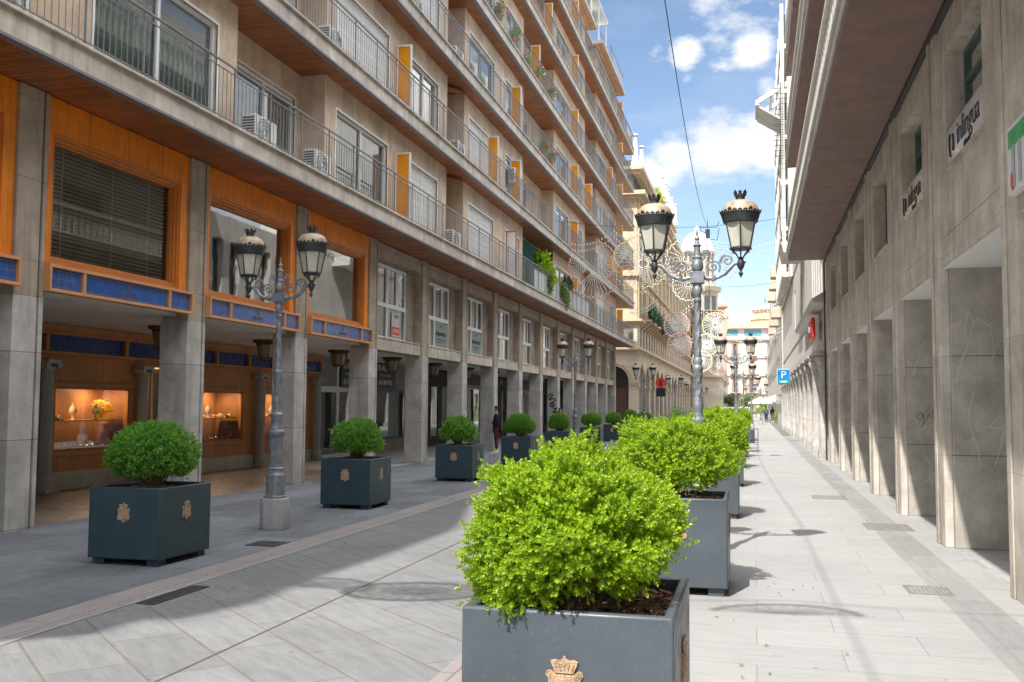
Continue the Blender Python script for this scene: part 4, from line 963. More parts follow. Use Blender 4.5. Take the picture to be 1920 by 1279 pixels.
D1=make_shrub(plP[0][0],plP[0][1],ZT,'round dark green shrub in the first shaded planter',g2,'leafD',.455,.44,.36,5,3800,.0205,lump=.06,open_=.05,spiky=.03)
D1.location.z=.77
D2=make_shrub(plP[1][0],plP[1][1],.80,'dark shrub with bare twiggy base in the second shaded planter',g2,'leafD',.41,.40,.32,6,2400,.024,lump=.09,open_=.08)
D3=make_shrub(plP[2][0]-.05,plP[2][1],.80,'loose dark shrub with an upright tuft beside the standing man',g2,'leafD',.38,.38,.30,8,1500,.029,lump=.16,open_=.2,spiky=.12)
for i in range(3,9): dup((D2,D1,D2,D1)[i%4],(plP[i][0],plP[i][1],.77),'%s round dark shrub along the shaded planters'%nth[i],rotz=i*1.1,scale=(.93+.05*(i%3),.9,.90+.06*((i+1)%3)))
# =================================================================== street lamps
def scroll(mb,c,u,v,pts,r_):
    mb.tube([V(c)+V(u)*a+V(v)*b_ for a,b_ in pts],r_,7)
def spiral(cx,cz,r0,turns,a0,sgn,n=22):
    return [(cx+(r0*(1-.82*i/n))*math.cos(a0+sgn*turns*2*math.pi*i/n),cz+(r0*(1-.82*i/n))*math.sin(a0+sgn*turns*2*math.pi*i/n)) for i in range(n+1)]
def make_lamp(label):
    T=thing('street_lamp',(0,0,0),label,'street lamp','twin-lantern cast iron street lamps')
    sb=MB(); q=.20
    sb.lathe([(.215,0),(.215,.42),(.20,.45),(0,.45)],n=8,rot=RAD(22.5)); sb.build('stone_base',mt['granite'],T,bev=.01)
    p=MB(); A8=RAD(22.5)
    p.lathe([(.205,.45),(.205,.48),(.165,.485),(.165,.78)],n=8,rot=A8)
    p.lathe([(.165,.78),(.135,.82),(.135,.86),(.145,.88),(.12,.90)],n=8,rot=A8)
    p.lathe([(.12,.90),(.112,1.33),(.13,1.35),(.15,1.38),(.15,1.42),(.12,1.45)],n=8,rot=A8)
    for k in range(8):
        a=k*math.pi/4; c_,s_=math.cos(a),math.sin(a)
        for zz,h_ in ((.98,.1),(1.18,.12)): p.obox((c_*.109,s_*.109,zz+h_/2),(c_*.006,s_*.006,0),(-s_*.022,c_*.022,0),(0,0,h_/2))
    p.lathe([(.12,1.45),(.105,1.5),(.095,1.6),(.115,1.64),(.115,1.67),(.08,1.7),(.07,1.78),(.085,1.84),(.078,1.87),(.062,1.95),(.062,2.24),(.082,2.27),(.082,2.30),(.06,2.33),(.072,2.38),(.05,2.43)],n=18)
    # twisted shaft
    vs=[];fs=[];n=18;m_=34
    for i in range(m_+1):
        z=2.43+.66*i/m_; R0=.052-.006*i/m_
        for k in range(n):
            a=2*math.pi*k/n; rr_=R0*(1+.13*math.sin(3*(a-6.5*i/m_*1.0))); vs.append((rr_*math.cos(a),rr_*math.sin(a),z))
    for i in range(m_):
        for k in range(n): fs.append((i*n+k,i*n+(k+1)%n,(i+1)*n+(k+1)%n,(i+1)*n+k))
    p.add(vs,fs)
    p.lathe([(.046,3.09),(.06,3.11),(.06,3.13),(.04,3.15),(.05,3.18),(.078,3.23),(.07,3.27),(.06,3.30),(.07,3.33)],n=18)
    p.box(-.085,.085,-.075,.075,3.33,3.47)
    p.lathe([(.05,0),(.05,.02),(.025,.03)],(0,0,0),12) if False else None
    p.lathe([(.045,3.47),(.07,3.50),(.075,3.56),(.05,3.62),(.06,3.65),(.04,3.67),(.038,3.78),(.055,3.80),(.03,3.82),(.022,3.86),(.035,3.88),(.012,3.92),(.018,3.95),(.0,4.01)],n=16)
    # leafy relief on the shaft
    R_=random.Random(4)
    for zz in (1.98,2.06,2.14,2.2):
        for k in range(5):
            a=k*1.257+zz*7; p.obox((.064*math.cos(a),.064*math.sin(a),zz),(.008*math.cos(a),.008*math.sin(a),0),(-.014*math.sin(a),.014*math.cos(a),.01),(0,0,.024))
    p.v=[(a*.82,b_*.82,z_) if z_<3.32 else (a,b_,z_) for a,b_,z_ in p.v]
    p.build('post',mt['iron'],T,bev=.003)
    for s in (-1,1):
        a=MB(); u_=(s,0,0); v_=(0,0,1); o_=(0,0,0)
        arc=[(.085,3.40),(.16,3.385),(.25,3.40),(.33,3.44),(.39,3.51),(.44,3.56),(.52,3.57)]
        a.tube([V((s*x,0,z)) for x,z in arc],[.03,.026,.024,.026,.03,.024,.022],8)
        a.lathe([(.03,-.03),(.034,0),(.03,.03)],(s*.2,0,3.39),8)
        scroll(a,o_,u_,v_,spiral(.19,3.53,.085,1.6,-.6,1),.011)
        scroll(a,o_,u_,v_,spiral(.36,3.60,.075,1.5,3.6,-1),.011)
        scroll(a,o_,u_,v_,[(.26,3.46),(.275,3.52),(.265,3.58),(.285,3.64),(.33,3.675)],.010)
        scroll(a,o_,u_,v_,spiral(.115,3.70,.045,1.4,3.4,-1),.009)
        scroll(a,o_,u_,v_,[(.05,3.60),(.09,3.64),(.075,3.70)],.010)
        a.lathe([(.02,-.02),(.03,0),(.02,.02)],(s*.49,0,3.57),8)
        a.build('arm',mt['iron'],T)
        # lantern
        lx=s*.52; c=(lx,0,0)
        L=MB(); L.lathe([(.0,3.38),(.014,3.41),(.03,3.44),(.012,3.47),(.04,3.52),(.05,3.56),(.035,3.60),(.02,3.64)],c,10)
        L.box(lx-.06,lx+.06,-.012,.012,3.565,3.585) 
        L.lathe([(.012,0)],c,3) if False else None
        for k in range(6):
            an=k*math.pi/3+.52; cs,sn=math.cos(an),math.sin(an)
            L.tube([(lx+.015*cs,.015*sn,3.60),(lx+.05*cs,.05*sn,3.66),(lx+.115*cs,.115*sn,3.73)],.008,5)
            L.tube([(lx+.128*cs,.128*sn,3.74),(lx+.196*cs,.196*sn,4.07)],.0085,5)
            q_=spiral(.10,3.70,.022,1.2,0,1,10); L.tube([(lx+x_*cs,x_*sn,z_) for x_,z_ in q_],.004,4)
        L.lathe([(.11,3.725),(.132,3.73),(.132,3.75),(.12,3.755)],c,24); L.lathe([(.19,4.05),(.205,4.06),(.215,4.10),(.225,4.13),(.235,4.17),(.205,4.175)],c,24)
        # pierced crown rim
        for k in range(24):
            an=k*math.pi/12; cs,sn=math.cos(an),math.sin(an); big=k%4==0; h_=.062 if big else .038
            e=V((-sn,cs,0)); o2=V((lx+.232*cs,.232*sn,4.165)); up=V((cs*.35,sn*.35,1)).normalized()
            L.prism([(-.024,0),(-.026,h_*.55),(0,h_),(.026,h_*.55),(.024,0),(.01,0),(.008,h_*.3),(-.008,h_*.3),(-.01,0)],o2,e,up,V((cs,sn,0))*.006)
        # little crown on top
        L.lathe([(.055,4.33),(.056,4.375),(.072,4.39),(.072,4.405),(.056,4.41)],c,16)
        for k in range(8):
            an=k*math.pi/4; cs,sn=math.cos(an),math.sin(an); e=V((-sn,cs,0)); o2=V((lx+.062*cs,.066*sn,4.40)); up=V((cs*.45,sn*.45,1)).normalized()
            L.prism([(-.018,0),(-.022,.035),(0,.062 if k%2 else .05),(.022,.035),(.018,0)],o2,e,up,V((cs,sn,0))*.006)
        lo=L.build('lantern',mt['iron_dk'],T)
        MB().lathe([(.0,3.757),(.118,3.76),(.188,4.055),(.18,4.06)],c,6,rot=.52).build('lantern_glass',mt['opal'],lo)
        MB().lathe([(.222,4.17),(.218,4.215),(.20,4.26),(.165,4.30),(.11,4.327),(.06,4.335)],c,24).build('lantern_cap',mt['copper'],lo)
    return T
# build at 4.4 m then scale to the real height
LS=.932
LN=make_lamp('tall grey twin-lantern lamp rising from the median behind the nearest shrub')
LN.scale=(LS,)*3; LN.location=(-.62,11.15,0)
lampspec=[(-6.37,12.15,RAD(-2),'lamp on a stone block standing before the shaded jewellery shop'),(-6.3,34.6,0,'second lamp along the shaded sidewalk, by the graffiti pier'),(-6.1,55.5,0,'third lamp along the shaded side, before the round arch'),(-6.0,76,0,'pale fourth lamp by the arcade of pointed arches'),(-6.0,97,0,'fifth lamp along the shaded side, small and distant'),(-6.0,118,0,'sixth distant lamp beside the beige arcade'),
 (-.59,32.9,0,'second median lamp, seen before the white palace facade'),(-.57,53.5,0,'third median lamp beyond the long shrub row'),(-.2,75,0,'fourth median lamp near the strolling pair'),(.6,96,0,'fifth lamp far down near the white parasols'),(-.5,118,0,'sixth median lamp in the distance'),(1.2,140,0,'distant lamp at the square, before the white facade'),(.2,160,0,'most distant lamp in the square')]
for x,y,a,lab in lampspec: dup(LN,(x,y,0),lab,rotz=a)
# plain granite block by the man
o=MB().lathe([(.17,0),(.17,.36),(.15,.39),(0,.39)],(-7.05,26.1,0),4,rot=RAD(45)).build('stone_block',mt['granite'],loc=(-7.05,26.1,0),bev=.01); tag(o,'low pale granite block on the sidewalk in front of the man','bollard')
# =================================================================== beige arcaded palace row
B=thing('arcaded_building',(-15,110,0),'beige stone block with tall arches, a planted balcony and obelisk finials on its cornice','building')
XB=-9.36; Y0,Y1=80.,150.
def arch_wall_x(mb,xa,xb,y0,y1,z0,z1,yc,rad,zs,m=0,n=12):
    """wall slab xa..xb over y0..y1 with one arched opening"""
    mb.box(xa,xb,y0,yc-rad,z0,z1,m).box(xa,xb,yc+rad,y1,z0,z1,m)
    P=[(yc-rad*math.cos(math.pi*i/n),zs+rad*math.sin(math.pi*i/n)) for i in range(n+1)]
    for (a,za),(b_,zb) in zip(P,P[1:]):
        mb.add([(xa,a,za),(xb,a,za),(xb,b_,zb),(xa,b_,zb),(xa,a,z1),(xb,a,z1),(xb,b_,z1),(xa,b_,z1)],[(0,1,2,3),(0,4,5,1),(2,6,7,3),(4,7,6,5),(1,5,6,2),(0,3,7,4)],m)
bay=4.6; nb=15
w=MB()
for i in range(nb):
    a=Y0+.6+i*bay; arch_wall_x(w,XB-.7,XB,a,a+bay,0,6.2,a+bay/2,1.65,3.5)
w.box(XB-.7,XB,Y0,Y0+.6,0,6.2)
w.build('arcade_wall',mt['cream2'],B,smooth=0)
# end wall arch facing the side street
e=MB(); arch_wall_x(e,0,.7,-13.6,-10.065,0,6.19,-11.42,1.34,3.7)
M_=Matrix(((0,1,0,0),(1,0,0,Y0-.0),(0,0,1,0),(0,0,0,1)))
e2=MB().merge(e,M_); e2.build('end_arch_wall',mt['cream2'],B,smooth=0)
tr=MB()
for q,rr_ in ((0,1.38),(1,1.56)):
    tr.tube([(-11.35-rr_*math.cos(math.pi*i/16),Y0-.05,3.7+rr_*math.sin(math.pi*i/16)) for i in range(17)],.07,6)
tr.box(-10.0,-9.28,Y0-.10,Y0-.0,3.45,3.7).box(-10.02,-9.25,Y0-.14,Y0,3.6,3.7)
tr.build('arch_moulding',mt['cream'],B)
im=MB()
for i in range(nb+1):
    y=Y0+.6+i*bay; im.box(XB+.002,XB+.10,y-.62,y+.62,3.3,3.5)
    for rr_ in (1.72,1.86):
        if i<nb: im.tube([(XB+.02,y+bay/2-rr_*math.cos(math.pi*k/12),3.5+rr_*math.sin(math.pi*k/12)) for k in range(13)],.045,5)
im.build('impost',mt['cream'],B,smooth=0)
MB().box(-30,XB-3.6,Y0+.72,Y1,0,6.2).box(-30,-13.6,Y0,Y0+.7,0,6.2).box(XB-3.6,XB-.7,Y0+.75,Y1,5.4,6.19).build('arcade_inside',mt['room'],B,smooth=0)
MB().box(-13.0,-10.0,Y0+.9,Y0+.95,0,3.2).build('corner_shopfront',MAT('corner_shop',(.10,.05,.035),.4,fine=0),B,smooth=0)
# upper storeys
MB().box(-30,XB-.35,Y0+.35,Y1,6.2,22.4).build('building_core',mt['room'],B,smooth=0)
lv=[(6.6,8.5,6.75,8.3,'cream2'),(8.9,12.6,9.0,11.6,'cream'),(12.6,15.9,13.1,15.2,'cream'),(15.9,19.0,16.3,18.3,'cream')]
wl={}
for (z0,z1,w0,w1,mm) in lv:
    w=MB(); hs=[]
    for i in range(int((Y1-Y0-2)/2.33)): 
        c=Y0+2.6+i*2.33; hs.append((c-.5,c+.5,w0,w1))
    wall_holes(w,XB-.35,XB,Y0,Y1,z0,z1,hs); 
    # end face windows
    w2_=MB(); wall_holes(w2_,0,.35,-30,XB-.35,z0,z1,[(-17,-16,w0,w1),(-13.6,-12.6,w0,w1)]); w.merge(w2_,M_)
    w.build('storey_wall',mt[mm],B,smooth=0)
    for h in hs[:28]:
        fr=MB(); frame_rect(fr,XB-.18,h[0],h[1],h[2],h[3],.07,.06); fr.box(XB-.23,XB-.18,(h[0]+h[1])/2-.04,(h[0]+h[1])/2+.04,h[2],h[3])
        ff=fr.build('window',mt['rail'],B,smooth=0); MB().quad((XB-.22,h[0],h[2]),(XB-.22,h[1],h[2]),(XB-.22,h[1],h[3]),(XB-.22,h[0],h[3])).build('pane',mt['win_dark'],ff,smooth=0)
    g=MB()
    for h in hs: g.box(XB,XB+.12,h[0]-.12,h[1]+.12,h[3]+.1,h[3]+.28).box(XB,XB+.08,h[0]-.1,h[1]+.1,h[2]-.14,h[2]-.02)
    g.build('window_surround',mt['cream'],B,smooth=0)
c_=MB()
for z0,z1,d in ((6.2,6.35,.15),(6.35,6.6,.35),(8.5,8.7,.2),(8.7,8.9,.42),(12.5,12.65,.25),(19.0,19.25,.35),(19.25,19.6,.75),(21.2,21.4,.3),(21.4,21.7,.55)):
    c_.box(-30,XB+d,Y0-d,Y1,z0,z1)
c_.build('cornice',mt['cream'],B,bev=.02)
a_=MB().box(-30,XB-.6,Y0+.6,Y1,19.6,21.2); a_.build('attic_wall',mt['cream'],B,smooth=0)
g=MB()
for i in range(28): y=Y0+2.6+i*2.33; g.box(XB-.62,XB-.55,y-.35,y+.35,20.,20.9)
g.build('attic_window',mt['win_dark'],B,smooth=0)
# pilasters
for i in range(0,16):
    y=Y0+.35+i*4.66
    if i: y+=1.1
    MB().box(XB+.003,XB+.16,y-.28,y+.28,12.66,18.99).box(XB+.003,XB+.12,y-.25,y+.25,8.92,12.48).build('pilaster',mt['cream'],B,smooth=0)
# stepped taller attics with obelisks
MB().box(-30,XB-.5,103,126,21.7,24.2).box(-30,XB-.2,102.8,126.2,24.2,24.5).build('raised_attic',mt['cream'],B,smooth=0)
for (y,zb,zt) in ((77.6+2.6,21.7,24.6),(84.8,21.7,24.8),(105.5,24.5,26.9),(108.2,24.5,26.8),(112,24.5,26.9),(117.3,24.5,27.1),(122.3,24.5,27.3)):
    f_=MB(); x=XB-.15; f_.box(x-.32,x+.32,y-.32,y+.32,zb,zb+.5); f_.lathe([(.36,zb+.5),(.17,zt-.35)],(x,y,0),4,rot=RAD(45)); f_.lathe([(.05,zt-.35),(.28,zt-.15),(.12,zt-.02),(.0,zt)],(x,y,0),10)
    f_.build('obelisk_finial',mt['whitewall'],B)
# balcony with ironwork and creepers
bl=MB().box(XB,XB+.9,82.5,108,8.91,9.1)
for i in range(12): y=83+i*2.2; bl.prism([(0,0),(.85,0),(.85,-.12),(.35,-.5),(0,-.7)],(XB,y,8.9),(1,0,0),(0,0,1),(0,.3,0))
bl.build('balcony',mt['cream'],B,smooth=0)
ir=MB(); ir.box(XB+.84,XB+.87,82.5,108,10.05,10.1); y=82.5
while y<108: ir.box(XB+.845,XB+.865,y,y+.02,9.1,10.05); y+=.22
ir.build('balcony_railing',mt['iron_dk'],B,smooth=0)
def leafblob(name,pts,n,lsz,seed,mat,lab,cat,group=None,twig=None):
    """plant: leaf clusters scattered round the given balls"""
    R_=random.Random(seed); mb=MB()
    for i in range(n):
        cx,cy,cz,rx,ry,rz=R_.choice(pts); d=V((R_.gauss(0,1),R_.gauss(0,1),R_.gauss(0,1))).normalized(); k=R_.uniform(.35,1.08)
        p=V((cx+d.x*rx*k,cy+d.y*ry*k,cz+d.z*rz*k))
        ax=V((R_.uniform(-1,1),R_.uniform(-1,1),R_.uniform(-.3,1))).normalized(); s=ax.orthogonal().normalized(); s=(s*math.cos(i)+ax.cross(s)*math.sin(i)); l=lsz*R_.uniform(.6,1.3)
        mb.add([p,p+ax*l*.5+s*l*.25,p+ax*l,p+ax*l*.5-s*l*.25],[(0,1,2,3)])
    c=pts[0]; o=mb.build(name,mt[mat],smooth=0,loc=(c[0],c[1],c[2]-c[5]) ) if not twig else mb
    if twig: return mb
    return tag(o,lab,cat,group)
mt['leafY']=LEAF('yellowish_leaves',(.25,.30,.04),(.42,.42,.08),.3)
mt['leafB']=LEAF('bluish_leaves',(.03,.09,.06),(.09,.16,.09),.2)
leafblob('balcony_creeper',[(XB+.9,84,9.6,.35,1.5,.7),(XB+.9,88,9.5,.35,1.6,.6),(XB+.95,93,9.3,.35,2,.7),(XB+.8,98,9.5,.35,1.6,.7),(XB+.9,104,9.3,.35,2,.5)],4200,.26,3,'leafB','bluish creeper draping the ironwork balcony of the beige palace','creeper')
leafblob('roof_bush',[(XB-.4,99.5,23.0,.9,2.0,1.2)],900,.3,4,'leafY','yellow-green bush on the beige palace roof','bush')
# =================================================================== domed corner building
C=thing('domed_building',(-12,158,0),'beige corner building with a rounded turret and a white dome on top','building')
MB().box(-30,-8.2,151,200,0,19).box(-8.2,-6.6,154.5,200,0,17.5).build('body',mt['cream2'],C,smooth=0)
c=(-8.6,154.0,0)
MB().lathe([(3.3,0),(3.3,6.2),(3.7,6.3),(3.7,6.8),(3.3,6.9),(3.3,10),(3.6,10.1),(3.6,10.5),(3.3,10.6),(3.3,14.6),(3.8,14.8),(3.8,15.3),(3.2,15.4),(3.2,19.5),(3.7,19.7),(3.9,20.2),(2.9,20.3),(2.9,21)],c,28).build('turret',mt['cream2'],C)
dr=MB().lathe([(1.9,21),(1.9,25.6)],c,20)
for k in range(12):
    a=k*math.pi/6; dr.lathe([(.26,21),(.22,21.3),(.2,25),(.3,25.5)],(c[0]+2.45*math.cos(a),c[1]+2.45*math.sin(a),0),8)
dr.build('column_drum',mt['cream2'],C)
MB().lathe([(2.9,25.6),(3.0,25.9),(2.75,26.1),(2.6,26.3)],c,28).build('drum_cornice',mt['cream2'],C)
MB().lathe([(2.5*math.cos(a),26.3+3.0*math.sin(a)) for a in [math.pi/2*k/10 for k in range(11)]]+[],c,28).lathe([(.3,29.2),(.3,29.6),(.45,29.7),(0,30.3)],c,12).build('dome',MAT('white_dome',(.78,.79,.78),.5,var=.05),C)
g=MB()
for z0,z1 in ((7.4,9.6),(11,13.9),(16,18.8)):
    for k in range(-5,2):
        a=RAD(-90+k*24+30); g.obox((c[0]+3.32*math.cos(a),c[1]+3.32*math.sin(a),(z0+z1)/2),(.06*math.cos(a),.06*math.sin(a),0),(-.42*math.sin(a),.42*math.cos(a),0),(0,0,(z1-z0)/2))
g.build('turret_window',mt['win_dark'],C,smooth=0)
ba=MB()
for z in (15.5,10.6):
    ba.lathe([(3.95,z+.9),(4.05,z+.95),(3.95,z+1.0),(3.9,z+.95)],c,28)
    for k in range(40): a=k*math.pi/20; ba.box(c[0]+3.92*math.cos(a)-.05,c[0]+3.92*math.cos(a)+.05,c[1]+3.92*math.sin(a)-.05,c[1]+3.92*math.sin(a)+.05,z-.2,z+.9)
ba.build('turret_balustrade',mt['cream2'],C,smooth=0)
D_=thing('balustraded_building',(-10,200,0),'low beige arcaded wing with a balustrade on top, beyond the domed corner','building')
w=MB()
for i in range(8): a=163+i*8.6; arch_wall_x(w,-6.5,-6.1,a,a+8.6,0,6.4,a+4.3,2.6,2.6)
w.build('arcade_wall',mt['cream2'],D_,smooth=0)
MB().box(-22,-7.4,163,232,0,6.4).build('dark_interior',mt['room'],D_,smooth=0)
MB().box(-22,-5.9,162.8,232,6.4,6.9).box(-22,-5.6,162.6,232,6.9,7.2).build('cornice',mt['cream2'],D_,smooth=0)
ba=MB().box(-5.9,-5.7,162.8,232,8.0,8.15); y=163
while y<232: ba.box(-5.88,-5.72,y,y+.3,7.2,8.0); y+=.75
ba.build('balustrade',mt['cream2'],D_,smooth=0)
MB().box(-22,-8.5,200,215,7.2,17).box(-22,-8.2,199.7,215.3,17,17.6).build('rear_wall',mt['cream'],D_,smooth=0)
T_=MB().box(-9.2,-5.6,206,210,6,20.3).box(-9.6,-5.2,205.6,210.4,20.3,20.9).box(-9.0,-5.8,206.2,209.8,20.9,22.6).box(-9.5,-5.3,205.7,210.3,22.6,23.1); T_.lathe([(1.9,23.1),(.5,24.6),(.5,25.6),(0,26.4)],(-7.4,208,0),4,rot=RAD(45))
o=T_.build('roof_turret',MAT('pink_brick',(.52,.33,.26),.8,var=.1),smooth=0,loc=(-7.4,208,0)); tag(o,'small pinkish brick tower with a pointed cap left of the plaza facade'.replace('left of','before'),'tower')
# =================================================================== white palace closing the street
Pz=thing('plaza_palace',(0,240,0),'pale five-storey palace closing the street, with red shutters, tiled roof and a rooftop cupola','building')
YP=236.
hs=[];cols=[-22.5,-17.6,-12.6,-7.6,-4.4,-.6,3.75,7.6,12,17]
rows=[(1.0,4.2),(5.2,8.3),(9.6,12.6),(13.9,16.7)]
holes=sorted([(x-.75,x+.75,z0,z1) for x in cols for z0,z1 in rows[:1]])
w=MB()
zb=[0,4.7,9.0,13.3,17.6]
for (z0,z1),(a,bq) in zip(rows,zip(zb,zb[1:])):
    t_=MB(); wall_holes(t_,0,.5,-45,40,a,bq,[(x-.75,x+.75,z0,z1) for x in cols]); w.merge(t_,Matrix(((0,1,0,0),(1,0,0,YP),(0,0,1,0),(0,0,0,1))))
w.build('facade',mt['palace'],Pz,smooth=0)
MB().box(-45,40,YP+1.3,YP+14,0,20.3).build('building_core',mt['room'],Pz,smooth=0)
MB().box(-45,40,YP-.35,YP,4.7,4.95).box(-45,40,YP-.3,YP,9.0,9.2).box(-45,40,YP-.3,YP,13.3,13.5).box(-45,40,YP-.6,YP+.5,17.6,18.2).build('string_course',mt['cream2'],Pz,smooth=0)
MB().box(-45,40,YP+.6,YP+1.2,18.2,20.4).build('attic_wall',mt['whitewall'],Pz,smooth=0)
g=MB()
for i in range(14): x=-40+i*5.4; g.box(x,x+3.9,YP+.5,YP+.62,18.7,20.1)
g.build('attic_glazing',MAT('blue_glazing',(.13,.30,.40),.2,fine=0),Pz,smooth=0)
MB().add([(-45,YP-.4,20.4),(40,YP-.4,20.4),(40,YP+6,22.8),(-45,YP+6,22.8),(-45,YP+14,20.4),(40,YP+14,20.4)],[(0,1,2,3),(3,2,5,4),(0,4,5,1),(0,3,4),(1,5,2)]).build('tiled_roof',mt['rooftile'],Pz,smooth=0)
mt['redshut']=MAT('red_shutters',(.36,.22,.17),.6,fine=0,var=.1)
for x in cols[3:8]:
    for r_i,(z0,z1) in enumerate(rows):
        f_=MB().box(x-.9,x+.9,YP-.06,YP,z1,z1+.45).box(x-.75,x-.35,YP-.03,YP+.2,z0,z1).box(x+.35,x+.75,YP-.03,YP+.2,z0,z1)
        wf=f_.build('window',mt['redshut'],Pz,smooth=0); MB().box(x-.35,x+.35,YP+.15,YP+.2,z0,z1).build('pane',mt['win_dark'],wf,smooth=0)
        MB().box(x-1.2,x+1.2,YP-.9,YP-.001,z0-.2,z0-.02).build('balcony',mt['cream2'],Pz,smooth=0)
        i_=MB().box(x-1.2,x+1.2,YP-.9,YP-.86,z0+.95,z0+1.02)
        for q in range(17): i_.box(x-1.2+q*.15-.015,x-1.2+q*.15+.015,YP-.9,YP-.87,z0,z0+.95)
        i_.build('balcony_railing',MAT('pinkish_rail',(.45,.30,.26),.6,fine=0) if False else mt['redshut'],Pz,smooth=0)
cc=(2.7,YP+6,0)
MB().lathe([(3.4,21.5),(3.4,22.6),(3.7,22.8),(3.7,23.1),(2.9,23.2),(2.9,24.6),(3.3,24.8),(3.3,25.1)],cc,8,rot=RAD(22.5)).build('cupola',mt['cream'],Pz,smooth=0)
MB().lathe([(3.5,25.1),(1.6,26.1),(.2,26.8),(.2,28.0),(.0,28.9)],cc,8,rot=RAD(22.5)).build('cupola_roof',MAT('lead_roof',(.20,.27,.31),.5),Pz,smooth=0)
# =================================================================== white arcaded house next to the office block
E_=thing('white_arcade_house',(5,48,0),'white rendered house with a row of stout columns, tall slit windows and a red sign','building')
MB().box(6,14,33,84,0,9.6).box(2.9,6,33,84,3.7,9.6).build('body',mt['whitewall'],E_,smooth=0)
w=MB(); wall_holes(w,2.35,2.6,33.1,84,5.4,9.6,[(34.+i*1.35,34.+i*1.35+.8,5.6,8.6) for i in range(6)]+[(50,51.2,6.2,8.5),(58,59.2,6.2,8.5)]); w.box(2.35,2.6,33.1,84,3.62,5.15)
w.build('front_wall',mt['whitewall'],E_,smooth=0)
MB().box(2.62,2.9,33.1,84,3.62,9.55).build('slit_glazing',mt['win_dark'],E_,smooth=0)
MB().prism([(0,0),(-.42,.0),(-.5,.12),(0,.42)],(2.35,33.1,5.15),(1,0,0),(0,0,1),(0,14,0)).build('sloped_ledge',mt['whitewall'],E_,smooth=0)
MB().box(2.0,2.35,33.1,84,3.62,3.9).build('band_course',mt['whitewall'],E_,bev=.01)
MB().box(2.3,2.6,44,84,9.6,12.2).prism([(0,0),(-.9,.0),(-1.0,.5),(0,.5)],(2.3,47,9.0),(1,0,0),(0,0,1),(0,4,0)).build('upper_wall',mt['whitewall'],E_,smooth=0)
for i in range(13):
    y=34.3+i*3.85
    cm=MB().box(2.08,2.52,y-.25,y+.25,0,.28)
    cm.lathe([(.22,.28),(.22,.36),(.2,.4),(.19,2.95),(.215,3.0),(.215,3.08)],(2.3,y,0),14)
    cm.lathe([(.2,3.08),(.29,3.2),(.33,3.28),(.33,3.4),(.25,3.42),(.38,3.55),(.38,3.62)],(2.3,y,0),8,rot=RAD(22.5))
    cm.build('column',mt['pier'],E_)
MB().box(5.9,5.99,33,84,0,3.6).build('porch_back',mt['conc'],E_,smooth=0)
sg=MB().box(1.98,2.12,35.8,37.6,4.15,4.9); o=sg.build('shop_sign',mt['red'],loc=(2.05,36.7,4.15),bev=.05); tag(o,'small red box sign sticking out from the white house','sign')
MB().box(1.965,1.979,36.0,37.4,4.3,4.75).build('sign_face',MAT('maroon_face',(.25,.05,.06),.5,fine=0),o,smooth=0)
text_obj('lettering','Otero',.36,(1.955,36.7,4.52),ROTR,mt['white'],o,bold=True)
F_=thing('tall_white_building',(6,70,0),'tall white apartment tower with stacked glazed balconies and a skewed roof canopy','building')
MB().box(2.15,14,60.4,82,9.6,27.5).build('body',mt['whitewall'],F_,smooth=0)
for k in range(6):
    MB().box(1.75,2.15,62,80,9.8+k*2.9,10.1+k*2.9).build('balcony_slab',mt['whitewall'],F_,smooth=0)
    MB().box(2.0,2.149,63,79,10.5+k*2.9,12.4+k*2.9).build('window_band',mt['win_dark'],F_,smooth=0)
    for q in range(7): MB().box(1.78,2.0,62+q*3,62.12+q*3,10.1+k*2.9,12.7+k*2.9).build('balcony_post',mt['whitewall'],F_,smooth=0)
MB().box(2.15,2.16,60.39,60.4,9,9.1).build('trim',mt['whitewall'],F_,smooth=0)
rc=MB()
rc.obox((1.3,62.3,21.6),(1.05,0,.62),(0,.12,0),(0,0,.16)).obox((1.3,65.3,21.6),(1.05,0,.62),(0,.12,0),(0,0,.16)).obox((.35,63.8,20.98),(.12,0,0),(0,1.6,0),(0,0,.16)).obox((2.0,63.8,22.0),(.12,0,0),(0,1.6,0),(0,0,.16)).obox((1.2,63.8,21.5),(.09,0,0),(0,1.4,0),(0,0,.14))
rc.obox((1.3,64.0,20.2),(.95,0,-.62),(0,1.7,0),(0,0,.06)); rc.build('roof_canopy',mt['whitewall'],F_,smooth=0)
ra=MB()
for q in range(14): ra.tube([(1.35,61.5,17.3+q*.33),(2.3,61.5,17.3+q*.33)],.02,4)
ra.build('ladder_rail',mt['iron_dk'],F_)
MB().tube([(1.75,61.6,16.8),(1.75,61.6,22)],.03,5).build('ladder_post',mt['iron_dk'],F_)
G_=thing('balcony_building',(6,100,0),'far pale apartment house with little hanging balconies over the footway','building')
MB().box(2.3,14,84,150,0,16.5).box(2.3,14,150,185,0,11).build('body',mt['whitewall'],G_,smooth=0)
for y in (88,97,108):
    for z in (9.6,13.2):
        MB().box(1.5,2.3,y,y+2.2,z,z+.9).build('balcony',mt['cream2'],G_,bev=.02)
for y in [86+i*4 for i in range(22)]:
    for z in (1.2,5,8.4,11.6):
        if z<9 or y<148: MB().box(2.27,2.32,y,y+1.1,z,z+1.7).build('window',mt['win_dark'],G_,smooth=0)
